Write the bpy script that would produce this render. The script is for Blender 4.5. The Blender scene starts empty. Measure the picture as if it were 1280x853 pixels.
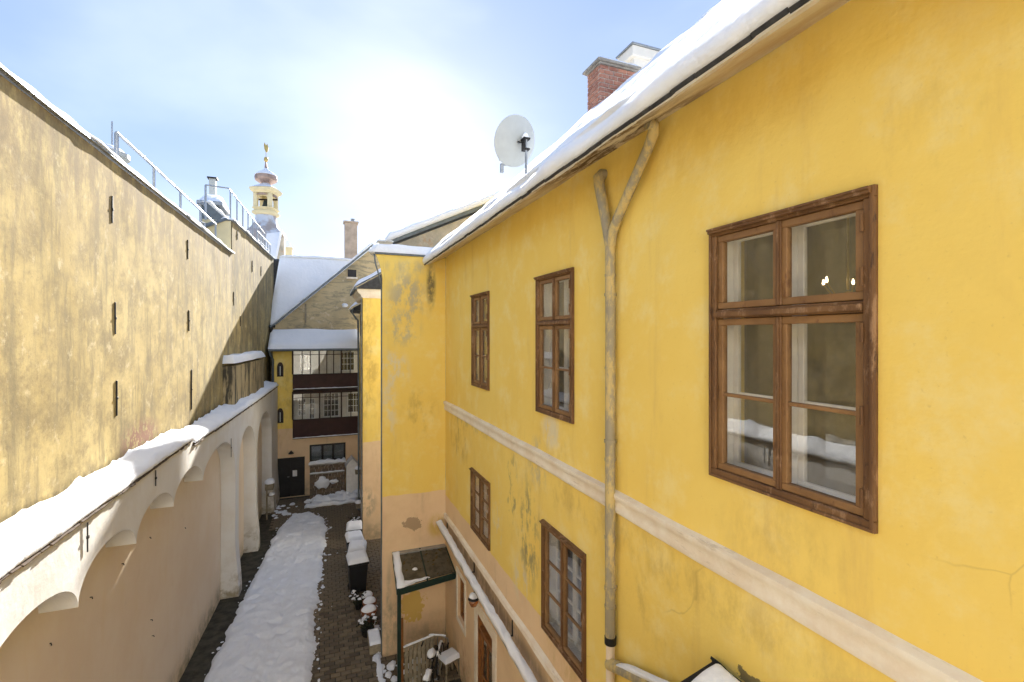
import bpy, bmesh, math, random
from mathutils import Vector, noise, Matrix
random.seed(7)
SC = bpy.context.scene
COL = SC.collection
R = math.radians

# ------------------------------------------------------------------ camera, sky, sun, exposure
F, VX, VY = 600.0, 403.0, 420.0            # focal length in photo pixels, vanishing point of the alley (photo is 1280 x 853)
TH = math.atan((640 - VX) / F)
cam = bpy.data.cameras.new('camera'); camo = bpy.data.objects.new('camera', cam); COL.objects.link(camo)
cam.sensor_width = 36; cam.lens = F / 1280 * 36; cam.clip_start = 0.05; cam.clip_end = 3000
cam.shift_y = -(426.5 - VY) / 1280
camo.location = (0, 0, 0); camo.rotation_euler = (R(90), 0, -TH)
SC.camera = camo

VEIL, VEIL_A, VEIL_B, VEIL_AT = .76, (1.75, 2.4, 4.0, 1), (3.2, 3.7, 4.6, 1), (3.7, 3.3, 6.1)
SUN_AZ, SUN_EL = R(12.5), R(23.5)           # azimuth from +Y towards +X
w = bpy.data.worlds.new('World'); SC.world = w; w.use_nodes = True
nt = w.node_tree; nt.nodes.clear()
sky = nt.nodes.new('ShaderNodeTexSky'); sky.sky_type = 'NISHITA'; sky.sun_disc = False
sky.sun_elevation = SUN_EL; sky.sun_rotation = SUN_AZ
sky.altitude = 250; sky.air_density = 1.0; sky.dust_density = 0.4; sky.ozone_density = 1.2
bg = nt.nodes.new('ShaderNodeBackground'); bg.inputs[1].default_value = 0.062
wo = nt.nodes.new('ShaderNodeOutputWorld')
# thin high veil of cloud over the whole sky: pale and even, a little streaky
tcw = nt.nodes.new('ShaderNodeTexCoord'); mpw = nt.nodes.new('ShaderNodeMapping'); mpw.inputs['Scale'].default_value = (1.0, 1.6, 2.6); mpw.inputs['Location'].default_value = VEIL_AT; nt.links.new(tcw.outputs['Generated'], mpw.inputs[0])
nw = nt.nodes.new('ShaderNodeTexNoise'); nw.inputs['Scale'].default_value = 1.7; nw.inputs['Detail'].default_value = 5; nw.inputs['Roughness'].default_value = .45; nw.inputs['Distortion'].default_value = .3; nt.links.new(mpw.outputs[0], nw.inputs['Vector'])
mrw = nt.nodes.new('ShaderNodeMapRange'); mrw.interpolation_type = 'SMOOTHSTEP'; mrw.inputs[1].default_value = .36; mrw.inputs[2].default_value = .72; nt.links.new(nw.outputs['Fac'], mrw.inputs[0])
vc = nt.nodes.new('ShaderNodeMix'); vc.data_type = 'RGBA'; vc.inputs[6].default_value = VEIL_A; vc.inputs[7].default_value = VEIL_B; nt.links.new(mrw.outputs[0], vc.inputs[0])
vm = nt.nodes.new('ShaderNodeMix'); vm.data_type = 'RGBA'; vm.inputs[0].default_value = VEIL; nt.links.new(sky.outputs[0], vm.inputs[6]); nt.links.new(vc.outputs[2], vm.inputs[7])
nt.links.new(vm.outputs[2], bg.inputs[0]); nt.links.new(bg.outputs[0], wo.inputs[0])

sl = bpy.data.lights.new('sun', 'SUN'); slo = bpy.data.objects.new('sun', sl); COL.objects.link(slo)
sl.energy = 4.5; sl.angle = R(0.6); sl.color = (1.0, 0.955, 0.88)
sdir = Vector((math.sin(SUN_AZ) * math.cos(SUN_EL), math.cos(SUN_AZ) * math.cos(SUN_EL), math.sin(SUN_EL)))
slo.rotation_euler = sdir.to_track_quat('Z', 'Y').to_euler(); slo.location = (5, 20, 30)
SC.view_settings.view_transform = 'Standard'; SC.view_settings.look = 'None'
SC.view_settings.exposure = 2.0; SC.view_settings.gamma = 1.0

# ------------------------------------------------------------------ pixel helpers (a pixel is a direction; a touched plane gives the distance)
_s, _c = math.sin(TH), math.cos(TH)
def ray(px, py):
    u = (px - 640) / F
    return Vector((_s + u * _c, _c - u * _s, (VY - py) / F))
def onX(px, py, X): a = ray(px, py); return a * (X / a.x)
def onY(px, py, Y): a = ray(px, py); return a * (Y / a.y)
def onZ(px, py, Z): a = ray(px, py); return a * (Z / a.z)
def nz(x, y=0, z=0, s=1.0): return noise.noise(Vector((x * s, y * s, z * s)))
def fbm(x, y, z, o=4): return noise.fractal(Vector((x, y, z)), 1.0, 2.0, o)
def lerp(a, b, t): return a + (b - a) * t
def ip(P, y):
    for (a, b), (e, f) in zip(P, P[1:]):
        if y <= e or (e, f) == P[-1]: return b + (f - b) * (y - a) / (e - a)
def sst(a, b, x):
    t = min(1, max(0, (x - a) / (b - a))); return t * t * (3 - 2 * t)

# ------------------------------------------------------------------ materials
class NT:
    def __init__(self, name, rough=0.85, spec=0.3, metal=0.0):
        self.m = bpy.data.materials.new(name); self.m.use_nodes = True
        self.t = self.m.node_tree; self.b = self.t.nodes['Principled BSDF']
        self.b.inputs['Roughness'].default_value = rough; self.b.inputs['Metallic'].default_value = metal
        self.b.inputs['Specular IOR Level'].default_value = spec
        self.pos = self.n('ShaderNodeNewGeometry').outputs['Position']
    def n(self, t): return self.t.nodes.new(t)
    def L(self, a, b): self.t.links.new(a, b)
    def _in(self, sock, v):
        if v is None: return
        if hasattr(v, 'is_output'): self.L(v, sock)
        else:
            if sock.type == 'RGBA' and len(v) == 3: v = (*v, 1)
            sock.default_value = v
    def scale(self, sx, sy, sz, loc=(0, 0, 0)):
        n = self.n('ShaderNodeMapping'); self.L(self.pos, n.inputs[0]); n.inputs['Scale'].default_value = (sx, sy, sz); n.inputs['Location'].default_value = loc
        return n.outputs[0]
    def noise(self, s, d=4, r=0.55, vec=None, dist=0.0):
        n = self.n('ShaderNodeTexNoise'); self.L(vec or self.pos, n.inputs['Vector'])
        n.inputs['Scale'].default_value = s; n.inputs['Detail'].default_value = d; n.inputs['Roughness'].default_value = r; n.inputs['Distortion'].default_value = dist
        return n.outputs['Fac']
    def rng(self, f, a, b, c=0.0, d=1.0):
        n = self.n('ShaderNodeMapRange'); n.interpolation_type = 'SMOOTHSTEP'
        self._in(n.inputs[0], f); n.inputs[1].default_value = a; n.inputs[2].default_value = b; n.inputs[3].default_value = c; n.inputs[4].default_value = d
        return n.outputs[0]
    def mix(self, f, a, b):
        n = self.n('ShaderNodeMix'); n.data_type = 'RGBA'
        self._in(n.inputs[0], f); self._in(n.inputs[6], a); self._in(n.inputs[7], b); return n.outputs[2]
    def math(self, op, a, b=0.0, clamp=False):
        n = self.n('ShaderNodeMath'); n.operation = op; n.use_clamp = clamp
        self._in(n.inputs[0], a); self._in(n.inputs[1], b); return n.outputs[0]
    def sep(self, i):
        n = self.n('ShaderNodeSeparateXYZ'); self.L(self.pos, n.inputs[0]); return n.outputs[i]
    def spot(self, c, rad):                  # soft mask round a place on a wall, rad = radii in x,y,z
        v = self.scale(1 / rad[0], 1 / rad[1], 1 / rad[2], (-c[0] / rad[0], -c[1] / rad[1], -c[2] / rad[2]))
        n = self.n('ShaderNodeVectorMath'); n.operation = 'LENGTH'; self.L(v, n.inputs[0])
        return self.rng(n.outputs['Value'], 0.3, 1.0, 1.0, 0.0)
    def rand(self): return self.n('ShaderNodeObjectInfo').outputs['Random']
    def bump(self, h, st, dist=0.01):
        n = self.n('ShaderNodeBump'); n.inputs['Strength'].default_value = st; n.inputs['Distance'].default_value = dist
        self.L(h, n.inputs['Height'])
        if self.b.inputs['Normal'].is_linked: self.L(self.b.inputs['Normal'].links[0].from_socket, n.inputs['Normal'])
        self.L(n.outputs[0], self.b.inputs['Normal'])
    def col(self, c): self._in(self.b.inputs['Base Color'], c); return self
    def rough(self, c): self._in(self.b.inputs['Roughness'], c); return self

MT = {}
def simple(name, c, rough=0.7, spec=0.3, metal=0.0, var=0.25, sc=6.0, bump=0.15, bsc=40, bd=0.004):
    k = NT(name, rough, spec, metal)
    c2 = tuple(v * (1 - var) for v in c)
    k.col(k.mix(k.rng(k.noise(sc, 5, .6), .3, .7), c, c2))
    if bump: k.bump(k.noise(bsc, 3), bump, bd)
    MT[name] = k.m; return k

def yellow(name, stains, peach_z, peach=True):
    k = NT(name, 0.9, 0.2)
    c = k.mix(k.rng(k.noise(0.55, 4, .6), .3, .7), (.90, .675, .18), (.88, .63, .145))
    c = k.mix(k.rng(k.noise(1.7, 6, .7), .47, .7, 0, .7), c, (.90, .74, .31))
    c = k.mix(k.rng(k.noise(1.0, 6, .7, k.scale(3, 3, .45)), .52, .78, 0, .5), c, (.70, .48, .15))
    c = k.mix(k.rng(k.noise(28, 3, .6), .62, .8, 0, .3), c, (.55, .37, .12))
    # hairline cracks
    vv = k.n('ShaderNodeTexVoronoi'); vv.feature = 'DISTANCE_TO_EDGE'; vv.inputs['Scale'].default_value = .5
    wv = k.n('ShaderNodeVectorMath'); wv.operation = 'ADD'; nn = k.n('ShaderNodeTexNoise'); nn.inputs['Scale'].default_value = 1.3; nn.inputs['Detail'].default_value = 6; nn.inputs['Roughness'].default_value = .4
    k.L(k.pos, nn.inputs['Vector']); sc = k.n('ShaderNodeVectorMath'); sc.operation = 'SCALE'; sc.inputs['Scale'].default_value = .55
    k.L(nn.outputs['Color'], sc.inputs[0]); k.L(k.pos, wv.inputs[0]); k.L(sc.outputs[0], wv.inputs[1]); k.L(wv.outputs[0], vv.inputs['Vector'])
    ck = k.math('MULTIPLY', k.rng(vv.outputs['Distance'], .0, .005, 1, 0), k.rng(k.noise(.6, 2), .57, .66))
    c = k.mix(k.math('MULTIPLY', ck, .28), c, (.42, .27, .07))
    if peach:
        z = k.math('ADD', k.sep(2), k.math('MULTIPLY', k.math('SUBTRACT', k.noise(2.0, 4), .5), .10))
        pc = k.mix(k.rng(k.noise(1.3, 5, .65), .35, .75), (.84, .62, .38), (.76, .54, .32))
        pc = k.mix(k.rng(k.noise(.9, 6, .7, k.scale(3, 3, .5, (7, 0, 0))), .55, .8, 0, .5), pc, (.45, .31, .19))
        c = k.mix(k.rng(z, peach_z - .012, peach_z + .012, 1, 0), c, pc)
        k2 = k.math('MULTIPLY', k.rng(z, -8.1, -6.9, 1, 0), k.rng(k.noise(2.2, 5, .7), .35, .7)); c = k.mix(k.math('MULTIPLY', k2, .7), c, (.22, .19, .13))
    for ce, ra, colr, sc_, lo, hi, amt in stains:
        if hi - lo < .06:
            m = k.rng(k.math('ADD', k.spot(ce, ra), k.math('MULTIPLY', k.math('SUBTRACT', k.noise(sc_ * 2.2, 5, .65), .5), 3.0)), .5, .58, 0, amt); m = k.math('MULTIPLY', m, k.rng(k.spot(ce, ra), .02, .15)); c = k.mix(m, c, colr); continue
        m = k.math('MULTIPLY', k.spot(ce, ra), k.rng(k.noise(sc_, 7, .72, k.scale(1, 1, .5, ce)), lo, hi, 0, amt))
        c = k.mix(m, c, colr)
    k.col(c)
    k.bump(k.noise(1.3, 5, .6), .4, .06); k.bump(k.noise(6, 4, .6, k.scale(1, .5, 1)), .2, .015); k.bump(k.noise(55, 4, .7), .22, .004)
    k.bump(ck, -.3, .01)
    MT[name] = k.m
MOLD = (.20, .19, .13); PALE = (.74, .66, .47); GREY = (.42, .40, .33); OCH = (.50, .33, .09)
yellow('plaster_yellow', [
    ((3, 6.9, -3.1), (1, .55, 1.1), MOLD, 4, .46, .60, .75), ((3, 7.6, -2.6), (1, .35, .9), MOLD, 5, .5, .62, .7), ((3, 6.55, -1.9), (1, .5, .5), GREY, 5, .45, .62, .6),
    ((3, 6.1, -1.35), (1, .4, .35), PALE, 3, .38, .55, .8), ((3, 8.3, -3.3), (1, .45, .9), PALE, 6, .5, .62, .5), ((3, 11.0, -2.4), (1, 1.2, .7), OCH, 3, .45, .65, .7),
    ((3, 7.2, -4.0), (1, .5, .5), PALE, 4, .45, .6, .7), ((3, 3.9, -2.6), (1, .8, .6), OCH, 3, .5, .7, .4), ((3, 10.3, -1.9), (1, 2.2, .25), MOLD, 5, .46, .62, .45),
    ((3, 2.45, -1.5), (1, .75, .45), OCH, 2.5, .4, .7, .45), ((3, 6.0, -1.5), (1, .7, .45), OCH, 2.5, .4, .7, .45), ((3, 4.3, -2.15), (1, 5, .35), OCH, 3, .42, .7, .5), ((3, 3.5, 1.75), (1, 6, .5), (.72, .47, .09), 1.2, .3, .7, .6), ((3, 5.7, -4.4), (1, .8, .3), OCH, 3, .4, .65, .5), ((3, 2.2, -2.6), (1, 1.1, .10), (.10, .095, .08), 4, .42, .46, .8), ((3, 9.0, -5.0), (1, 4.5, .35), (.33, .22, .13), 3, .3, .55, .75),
    ((3, 10.5, -7.4), (1, .8, .5), (.5, .22, .13), 4, .5, .6, .7), ((3, 1.2, 1.0), (1, 1.2, .8), OCH, 2, .5, .75, .3)], -4.16)
yellow('plaster_yellow_wing', [
    ((2.0, 12.33, 1.0), (.65, 1, .85), GREY, 5, .42, .58, .72), ((1.9, 12.33, .2), (.6, 1, .6), GREY, 4.5, .45, .6, .6), ((1.65, 12.33, -.9), (.55, 1, .8), PALE, 3, .42, .58, .8),
    ((2.62, 12.33, 1.3), (.16, 1, .75), (.10, .10, .08), 5, .3, .5, .85), ((2.1, 12.33, 1.75), (.9, 1, .25), GREY, 3, .4, .6, .5), ((2.3, 12.33, -2.0), (.6, 1, .9), OCH, 3, .45, .65, .5),
    ((2.12, 12.33, -4.78), (.36, 1, .28), (.40, .28, .17), 1.6, .3, .33, .9), ((1.5, 12.33, -1.9), (.35, 1, 1.2), PALE, 4, .46, .58, .6),
    ((2.75, 12.33, -4.95), (.3, 1, .4), (.62, .40, .05), 3, .35, .5, .7), ((2.1, 12.33, -6.9), (.5, 1, .6), (.66, .44, .10), 3, .48, .53, .85), ((1.6, 12.33, -7.3), (.4, 1, .9), (.28, .24, .17), 3, .4, .6, .7),
    ((1.55, 12.33, -7.0), (.1, 1, 1.6), (.26, .24, .17), 3, .35, .6, .6)], -4.03)
yellow('plaster_yellow_far', [((1.5, 19.6, -1), (1, 1, 4), OCH, 3, .45, .65, .6), ((1.6, 19.6, -6.6), (.5, 2, .8), (.3, .25, .18), 4, .45, .6, .7)], -4.16)
yellow('plaster_yellow_gallery', [((-1.9, 26.2, -3), (.8, 1, 3), OCH, 3, .45, .65, .5)], -4.6)

k = NT('ochre_dirty', .92, .15)               # the tall sunlit wall
c = k.mix(k.rng(k.noise(.45, 5, .6), .32, .68), (.61, .48, .215), (.47, .355, .145))
c = k.mix(k.rng(k.noise(1.9, 9, .78, k.scale(1, .8, .9)), .40, .68, 0, .85), c, (.245, .19, .095))
c = k.mix(k.rng(k.noise(1.6, 6, .7, k.scale(2.2, 2.2, .35, (3, 0, 0))), .46, .68, 0, .8), c, (.24, .195, .105))
c = k.mix(k.rng(k.noise(3.5, 7, .75, k.scale(1, 1, 1, (9, 4, 0))), .55, .68, 0, .65), c, (.70, .58, .35))
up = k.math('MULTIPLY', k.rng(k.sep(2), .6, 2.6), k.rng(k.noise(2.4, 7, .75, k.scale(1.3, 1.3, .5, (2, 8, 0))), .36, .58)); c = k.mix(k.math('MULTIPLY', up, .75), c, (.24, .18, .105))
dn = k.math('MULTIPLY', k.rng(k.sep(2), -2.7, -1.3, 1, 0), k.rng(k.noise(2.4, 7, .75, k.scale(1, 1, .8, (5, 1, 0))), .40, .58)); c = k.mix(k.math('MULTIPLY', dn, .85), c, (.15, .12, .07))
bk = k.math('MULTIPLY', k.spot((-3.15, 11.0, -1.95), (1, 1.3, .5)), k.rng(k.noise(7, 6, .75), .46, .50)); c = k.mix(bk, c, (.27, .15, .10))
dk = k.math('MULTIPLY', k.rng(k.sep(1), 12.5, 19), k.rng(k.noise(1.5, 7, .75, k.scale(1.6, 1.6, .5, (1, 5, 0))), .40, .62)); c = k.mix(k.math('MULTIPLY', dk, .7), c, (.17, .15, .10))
c = k.mix(k.rng(k.noise(9, 7, .75), .56, .70, 0, .55), c, (.24, .175, .09))
c = k.mix(k.rng(k.noise(30, 4, .7), .60, .72, 0, .4), c, (.24, .175, .09))
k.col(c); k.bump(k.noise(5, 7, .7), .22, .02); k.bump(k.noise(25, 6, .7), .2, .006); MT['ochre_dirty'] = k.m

k = NT('whitewash', .9, .2)
c = k.mix(k.rng(k.noise(1.2, 5, .6), .35, .7), (.80, .79, .76), (.74, .71, .65))
c = k.mix(k.rng(k.noise(2, 6, .7, k.scale(3, 3, .5)), .58, .8, 0, .5), c, (.66, .60, .50))
c = k.mix(k.math('MULTIPLY', k.rng(k.sep(2), -8, -6.6, 1, 0), k.rng(k.noise(3, 5, .7), .4, .65)), c, (.40, .35, .25))
k.col(c); k.bump(k.noise(3, 5, .6), .4, .03); k.bump(k.noise(45, 4, .7), .2, .004); MT['whitewash'] = k.m

k = NT('peach_plaster', .9, .2)
c = k.mix(k.rng(k.noise(.8, 5, .6), .3, .7), (.85, .73, .58), (.80, .66, .50))
c = k.mix(k.rng(k.noise(1.6, 6, .7, k.scale(2.5, 2.5, .4)), .5, .75, 0, .6), c, (.80, .65, .45))
c = k.mix(k.rng(k.noise(3.3, 5, .7), .6, .75, 0, .4), c, (.72, .60, .46))
c = k.mix(k.math('MULTIPLY', k.rng(k.sep(2), -8.1, -7.3, 1, 0), k.rng(k.noise(3, 6, .7), .35, .65)), c, (.34, .30, .18))
k.col(c); k.bump(k.noise(2.5, 5, .6), .4, .03); k.bump(k.noise(45, 4, .7), .2, .004); MT['peach_plaster'] = k.m

k = NT('moulding_white', .88, .2)
c = k.mix(k.rng(k.noise(2.5, 6, .7), .35, .7), (.88, .81, .68), (.78, .66, .50))
c = k.mix(k.rng(k.noise(4, 7, .75, k.scale(1, .4, 3)), .57, .66, 0, .55), c, (.50, .41, .29))
k.col(c); k.bump(k.noise(6, 6, .7), .5, .02); k.bump(k.noise(60, 4), .2, .003); MT['moulding_white'] = k.m

k = NT('gable_plaster', .92, .15)
c = k.mix(k.rng(k.noise(.9, 5, .6), .3, .7), (.60, .48, .28), (.46, .37, .22))
c = k.mix(k.rng(k.noise(2.2, 7, .75, k.scale(.5, 1, 1.8), 1.0), .46, .62, 0, .8), c, (.24, .225, .16))
c = k.mix(k.rng(k.noise(3.0, 6, .7, k.scale(1, 1, 1, (4, 4, 4))), .58, .68, 0, .6), c, (.70, .60, .42))
k.col(c); k.bump(k.noise(4, 7, .7), .5, .05); MT['gable_plaster'] = k.m
k = NT('gable_pale', .92, .15)
c = k.mix(k.rng(k.noise(1.2, 6, .7), .35, .65), (.62, .56, .45), (.40, .37, .30))
c = k.mix(k.rng(k.noise(2, 6, .7, k.scale(1, 1, 1, (4, 4, 4))), .56, .66, 0, .7), c, (.50, .33, .20))
k.col(c); k.bump(k.noise(4, 7, .7), .6, .05); MT['gable_pale'] = k.m
k = NT('black_streak_plaster', .92, .15)
c = k.mix(k.rng(k.noise(.9, 5, .6), .3, .7), (.52, .42, .24), (.42, .34, .2))
c = k.mix(k.rng(k.noise(1.6, 7, .7, k.scale(2.5, 2.5, .3)), .47, .56, 0, .93), c, (.06, .058, .05))
k.col(c); k.bump(k.noise(6, 6, .7), .5, .03); MT['black_streak_plaster'] = k.m

k = NT('snow', .75, .25)
k.col(k.mix(k.rng(k.noise(1.5, 4, .6), .3, .7), (.90, .92, .95), (.85, .88, .92)))
k.b.inputs['Subsurface Weight'].default_value = 0.0
k.bump(k.noise(7, 5, .6), .4, .05); k.bump(k.noise(60, 4, .7), .3, .006); MT['snow'] = k.m
k = NT('snow_dirty', .8, .2)
c = k.mix(k.rng(k.noise(2.5, 5, .65), .35, .7), (.88, .91, .95), (.80, .83, .87))
c = k.mix(k.rng(k.noise(18, 5, .7), .62, .74, 0, .4), c, (.55, .52, .47))
k.col(c); k.bump(k.noise(6, 6, .65), .5, .06); k.bump(k.noise(40, 4, .7), .4, .008); MT['snow_dirty'] = k.m

k = NT('brown_wood', .62, .35)
c = k.mix(k.rng(k.noise(3, 5, .6, k.scale(1, 1, .3)), .3, .7), (.205, .105, .040), (.125, .060, .025))
c = k.mix(k.rng(k.noise(7, 7, .75, k.scale(1, 1, .35)), .53, .63, 0, .85), c, (.33, .20, .11))
c = k.mix(k.rng(k.noise(11, 7, .75, k.scale(1, 1, .35, (5, 0, 0))), .58, .66, 0, .8), c, (.055, .028, .016))
k.col(c); k.bump(k.noise(9, 6, .7, k.scale(3, 3, .5)), .5, .006); MT['brown_wood'] = k.m
k = NT('sash_wood', .55, .35)
c = k.mix(k.rng(k.noise(3, 5, .6), .3, .7), (.30, .165, .066), (.21, .11, .044))
c = k.mix(k.rng(k.noise(9, 7, .75, k.scale(1, 1, .4)), .56, .66, 0, .7), c, (.13, .055, .025))
k.col(c); k.bump(k.noise(12, 6, .7, k.scale(3, 3, .5)), .4, .004); MT['sash_wood'] = k.m
simple('cream_front', (.87, .84, .77), .9, .2, var=.1, sc=1)
simple('white_wood', (.92, .90, .85), .5, .4, var=.12, bump=.1)
simple('dark_wood', (.045, .022, .016), .6, .3, var=.4, sc=8)
simple('dark_maroon', (.052, .018, .014), .55, .35, var=.35, sc=3)
simple('door_black', (.016, .015, .016), .5, .4, var=.4)
simple('orange_wood', (.33, .13, .035), .55, .35, var=.4, sc=7)
simple('grey_wood', (.36, .31, .22), .8, .2, var=.45, sc=7)
simple('green_iron', (.012, .038, .030), .5, .4, var=.4)
simple('black_iron', (.018, .017, .016), .6, .4, var=.4)
simple('zinc', (.42, .44, .45), .45, .5, .75, var=.3)
simple('rail_steel', (.40, .43, .46), .42, .5, .6, var=.2)
simple('dark_sheet', (.16, .19, .21), .5, .4, .3, var=.3)
simple('slate', (.055, .058, .065), .65, .35, var=.5, sc=9)
simple('room_wall', (.30, .28, .25), .9, .1, var=.15)
simple('room_floor', (.14, .08, .045), .6, .3, var=.3)
simple('curtain', (.75, .74, .70), .9, .1, var=.1)
simple('brass', (.55, .38, .12), .35, .5, .9, var=.2)
simple('gold', (.72, .50, .16), .35, .5, .85, var=.2)
simple('copper_dome', (.52, .36, .28), .42, .5, .55, var=.45, sc=1.2)
simple('cream_paint', (.80, .69, .42), .8, .2, var=.15, sc=1)
simple('pale_paint', (.80, .76, .68), .8, .2, var=.12, sc=1)
k = NT('dome_frost', .5, .4, .2); k.col(k.mix(k.rng(k.noise(.9, 5, .6), .4, .6), (.60, .64, .70), (.42, .36, .33))); MT['dome_frost'] = k.m
simple('bell_bronze', (.05, .07, .06), .5, .5, .5)
simple('dish_grey', (.50, .52, .50), .5, .4, var=.1, sc=3)
simple('bin_plastic', (.013, .014, .016), .5, .4, var=.3)
simple('black_rubber', (.015, .015, .015), .7, .3)
simple('felt_black', (.022, .022, .022), .75, .35, var=.4, sc=12, bump=.6, bsc=25, bd=.01)
simple('paper', (.80, .80, .78), .8, .2, var=.05)
simple('terracotta', (.30, .12, .06), .8, .2)
simple('soil', (.03, .022, .015), .95, .1)
simple('leaf_dark', (.03, .035, .018), .7, .2, var=.6, sc=20)
simple('dry_leaf', (.16, .11, .04), .8, .2, var=.7, sc=30)
simple('chrome', (.5, .5, .5), .3, .5, .9)
simple('mortar', (.66, .60, .53), .95, .1, var=.3)
simple('concrete', (.42, .39, .34), .9, .2, var=.3)
simple('chimney_render', (.55, .45, .36), .9, .2, var=.3, sc=3)
simple('tile_clay', (.12, .085, .06), .85, .2, var=.5, sc=7)
simple('ground_dark', (.085, .078, .058), .85, .3, var=.6, sc=4, bump=.6, bsc=14, bd=.03)
simple('ground_far', (.55, .55, .56), .9, .1, var=.3, sc=.2)
k = simple('brick_red', (.36, .13, .085), .9, .15, var=.45, sc=9)
k.col(k.mix(k.rng(k.noise(12, 5, .7), .45, .75, 0, .5), k.mix(k.rand(), (.52, .24, .16), (.34, .15, .11)), (.62, .50, .42)))
k = simple('paver', (.1, .08, .05), .72, .35, bump=.5, bsc=30, bd=.01)
c = k.mix(k.rand(), (.20, .155, .10), (.10, .080, .055)); c = k.mix(k.rng(k.noise(6, 5, .7), .5, .7, 0, .5), c, (.07, .07, .04)); k.col(c)
k = NT('stone_rubble', .92, .15); c = k.mix(k.rand(), (.26, .19, .13), (.15, .12, .095)); c = k.mix(k.rng(k.noise(8, 5, .7), .5, .7, 0, .6), c, (.30, .26, .2)); k.col(c); k.bump(k.noise(14, 5, .7), .6, .03); MT['stone_rubble'] = k.m

k = NT('pipe_paint', .6, .35, .1)              # zinc pipe with the wall's yellow paint flaking off
c = k.mix(k.rng(k.noise(7, 7, .75, k.scale(1, 1, .35)), .44, .58), (.33, .29, .20), (.58, .45, .19))
c = k.mix(k.rng(k.noise(13, 6, .7, k.scale(1, 1, .4, (3, 3, 0))), .58, .70, 0, .6), c, (.18, .165, .13)); k.col(c)
k.bump(k.noise(9, 6, .7), .5, .006); MT['pipe_paint'] = k.m
k = NT('soffit', .88, .2)
c = k.mix(k.rng(k.noise(2, 6, .7, k.scale(1, .5, 1)), .35, .7), (.76, .68, .52), (.60, .46, .28))
dm = k.math('MULTIPLY', k.spot((2.8, 4.3, 2.0), (2, 1.7, 1)), k.rng(k.noise(5, 7, .75, k.scale(1, .35, 1)), .42, .56)); c = k.mix(dm, c, (.16, .10, .055))
c = k.mix(k.rng(k.noise(5, 7, .75, k.scale(1, .3, 1, (7, 0, 0))), .58, .66, 0, .7), c, (.28, .19, .11))
k.col(c); k.bump(k.noise(6, 7, .7, k.scale(1, .4, 1)), .7, .03); MT['soffit'] = k.m
k = NT('dirty_glass_roof', .35, .4); k.col(k.mix(k.rng(k.noise(5, 6, .7), .4, .65), (.10, .088, .06), (.04, .036, .025))); MT['dirty_glass_roof'] = k.m

def glass(name, tint, refl_r=0.0, dirt=0.02, ior=.08):
    m = bpy.data.materials.new(name); m.use_nodes = True; t = m.node_tree; t.nodes.clear()
    o = t.nodes.new('ShaderNodeOutputMaterial'); tr = t.nodes.new('ShaderNodeBsdfTransparent'); tr.inputs[0].default_value = (*tint, 1)
    gl = t.nodes.new('ShaderNodeBsdfGlossy'); gl.inputs['Roughness'].default_value = refl_r
    lw = t.nodes.new('ShaderNodeLayerWeight'); lw.inputs[0].default_value = .5
    pw_ = t.nodes.new('ShaderNodeMath'); pw_.operation = 'POWER'; t.links.new(lw.outputs['Facing'], pw_.inputs[0]); pw_.inputs[1].default_value = 4
    fr = t.nodes.new('ShaderNodeMapRange'); t.links.new(pw_.outputs[0], fr.inputs[0]); fr.inputs[3].default_value = ior; fr.inputs[4].default_value = .95
    mx = t.nodes.new('ShaderNodeMixShader'); t.links.new(fr.outputs[0], mx.inputs[0]); t.links.new(tr.outputs[0], mx.inputs[1]); t.links.new(gl.outputs[0], mx.inputs[2])
    g = t.nodes.new('ShaderNodeNewGeometry'); n = t.nodes.new('ShaderNodeTexNoise'); n.inputs['Scale'].default_value = 1.7; n.inputs['Detail'].default_value = 1; t.links.new(g.outputs['Position'], n.inputs['Vector'])
    b = t.nodes.new('ShaderNodeBump'); b.inputs['Strength'].default_value = .05; b.inputs['Distance'].default_value = .02; t.links.new(n.outputs['Fac'], b.inputs['Height']); t.links.new(b.outputs[0], gl.inputs['Normal'])
    df = t.nodes.new('ShaderNodeBsdfDiffuse'); df.inputs[0].default_value = (.6, .58, .5, 1)
    n2 = t.nodes.new('ShaderNodeTexNoise'); n2.inputs['Scale'].default_value = 5; n2.inputs['Detail'].default_value = 6; t.links.new(g.outputs['Position'], n2.inputs['Vector'])
    mr = t.nodes.new('ShaderNodeMapRange'); mr.inputs[1].default_value = .4; mr.inputs[2].default_value = .75; mr.inputs[3].default_value = dirt * .3; mr.inputs[4].default_value = dirt * 2; t.links.new(n2.outputs['Fac'], mr.inputs[0])
    m2 = t.nodes.new('ShaderNodeMixShader'); t.links.new(mr.outputs[0], m2.inputs[0]); t.links.new(mx.outputs[0], m2.inputs[1]); t.links.new(df.outputs[0], m2.inputs[2])
    t.links.new(m2.outputs[0], o.inputs[0]); MT[name] = m
glass('pane_glass', (.99, .99, .985)); glass('inner_glass', (.99, .99, .99), 0, .01, .04); glass('amber_glass', (.8, .45, .12), .1, .3)
glass('gallery_glass', (.96, .97, .97), 0, .03, .05)
m = bpy.data.materials.new('lit_bulb'); m.use_nodes = True; e = m.node_tree.nodes['Principled BSDF']
e.inputs['Emission Color'].default_value = (1, .75, .42, 1); e.inputs['Emission Strength'].default_value = 3; MT['lit_bulb'] = m

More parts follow.
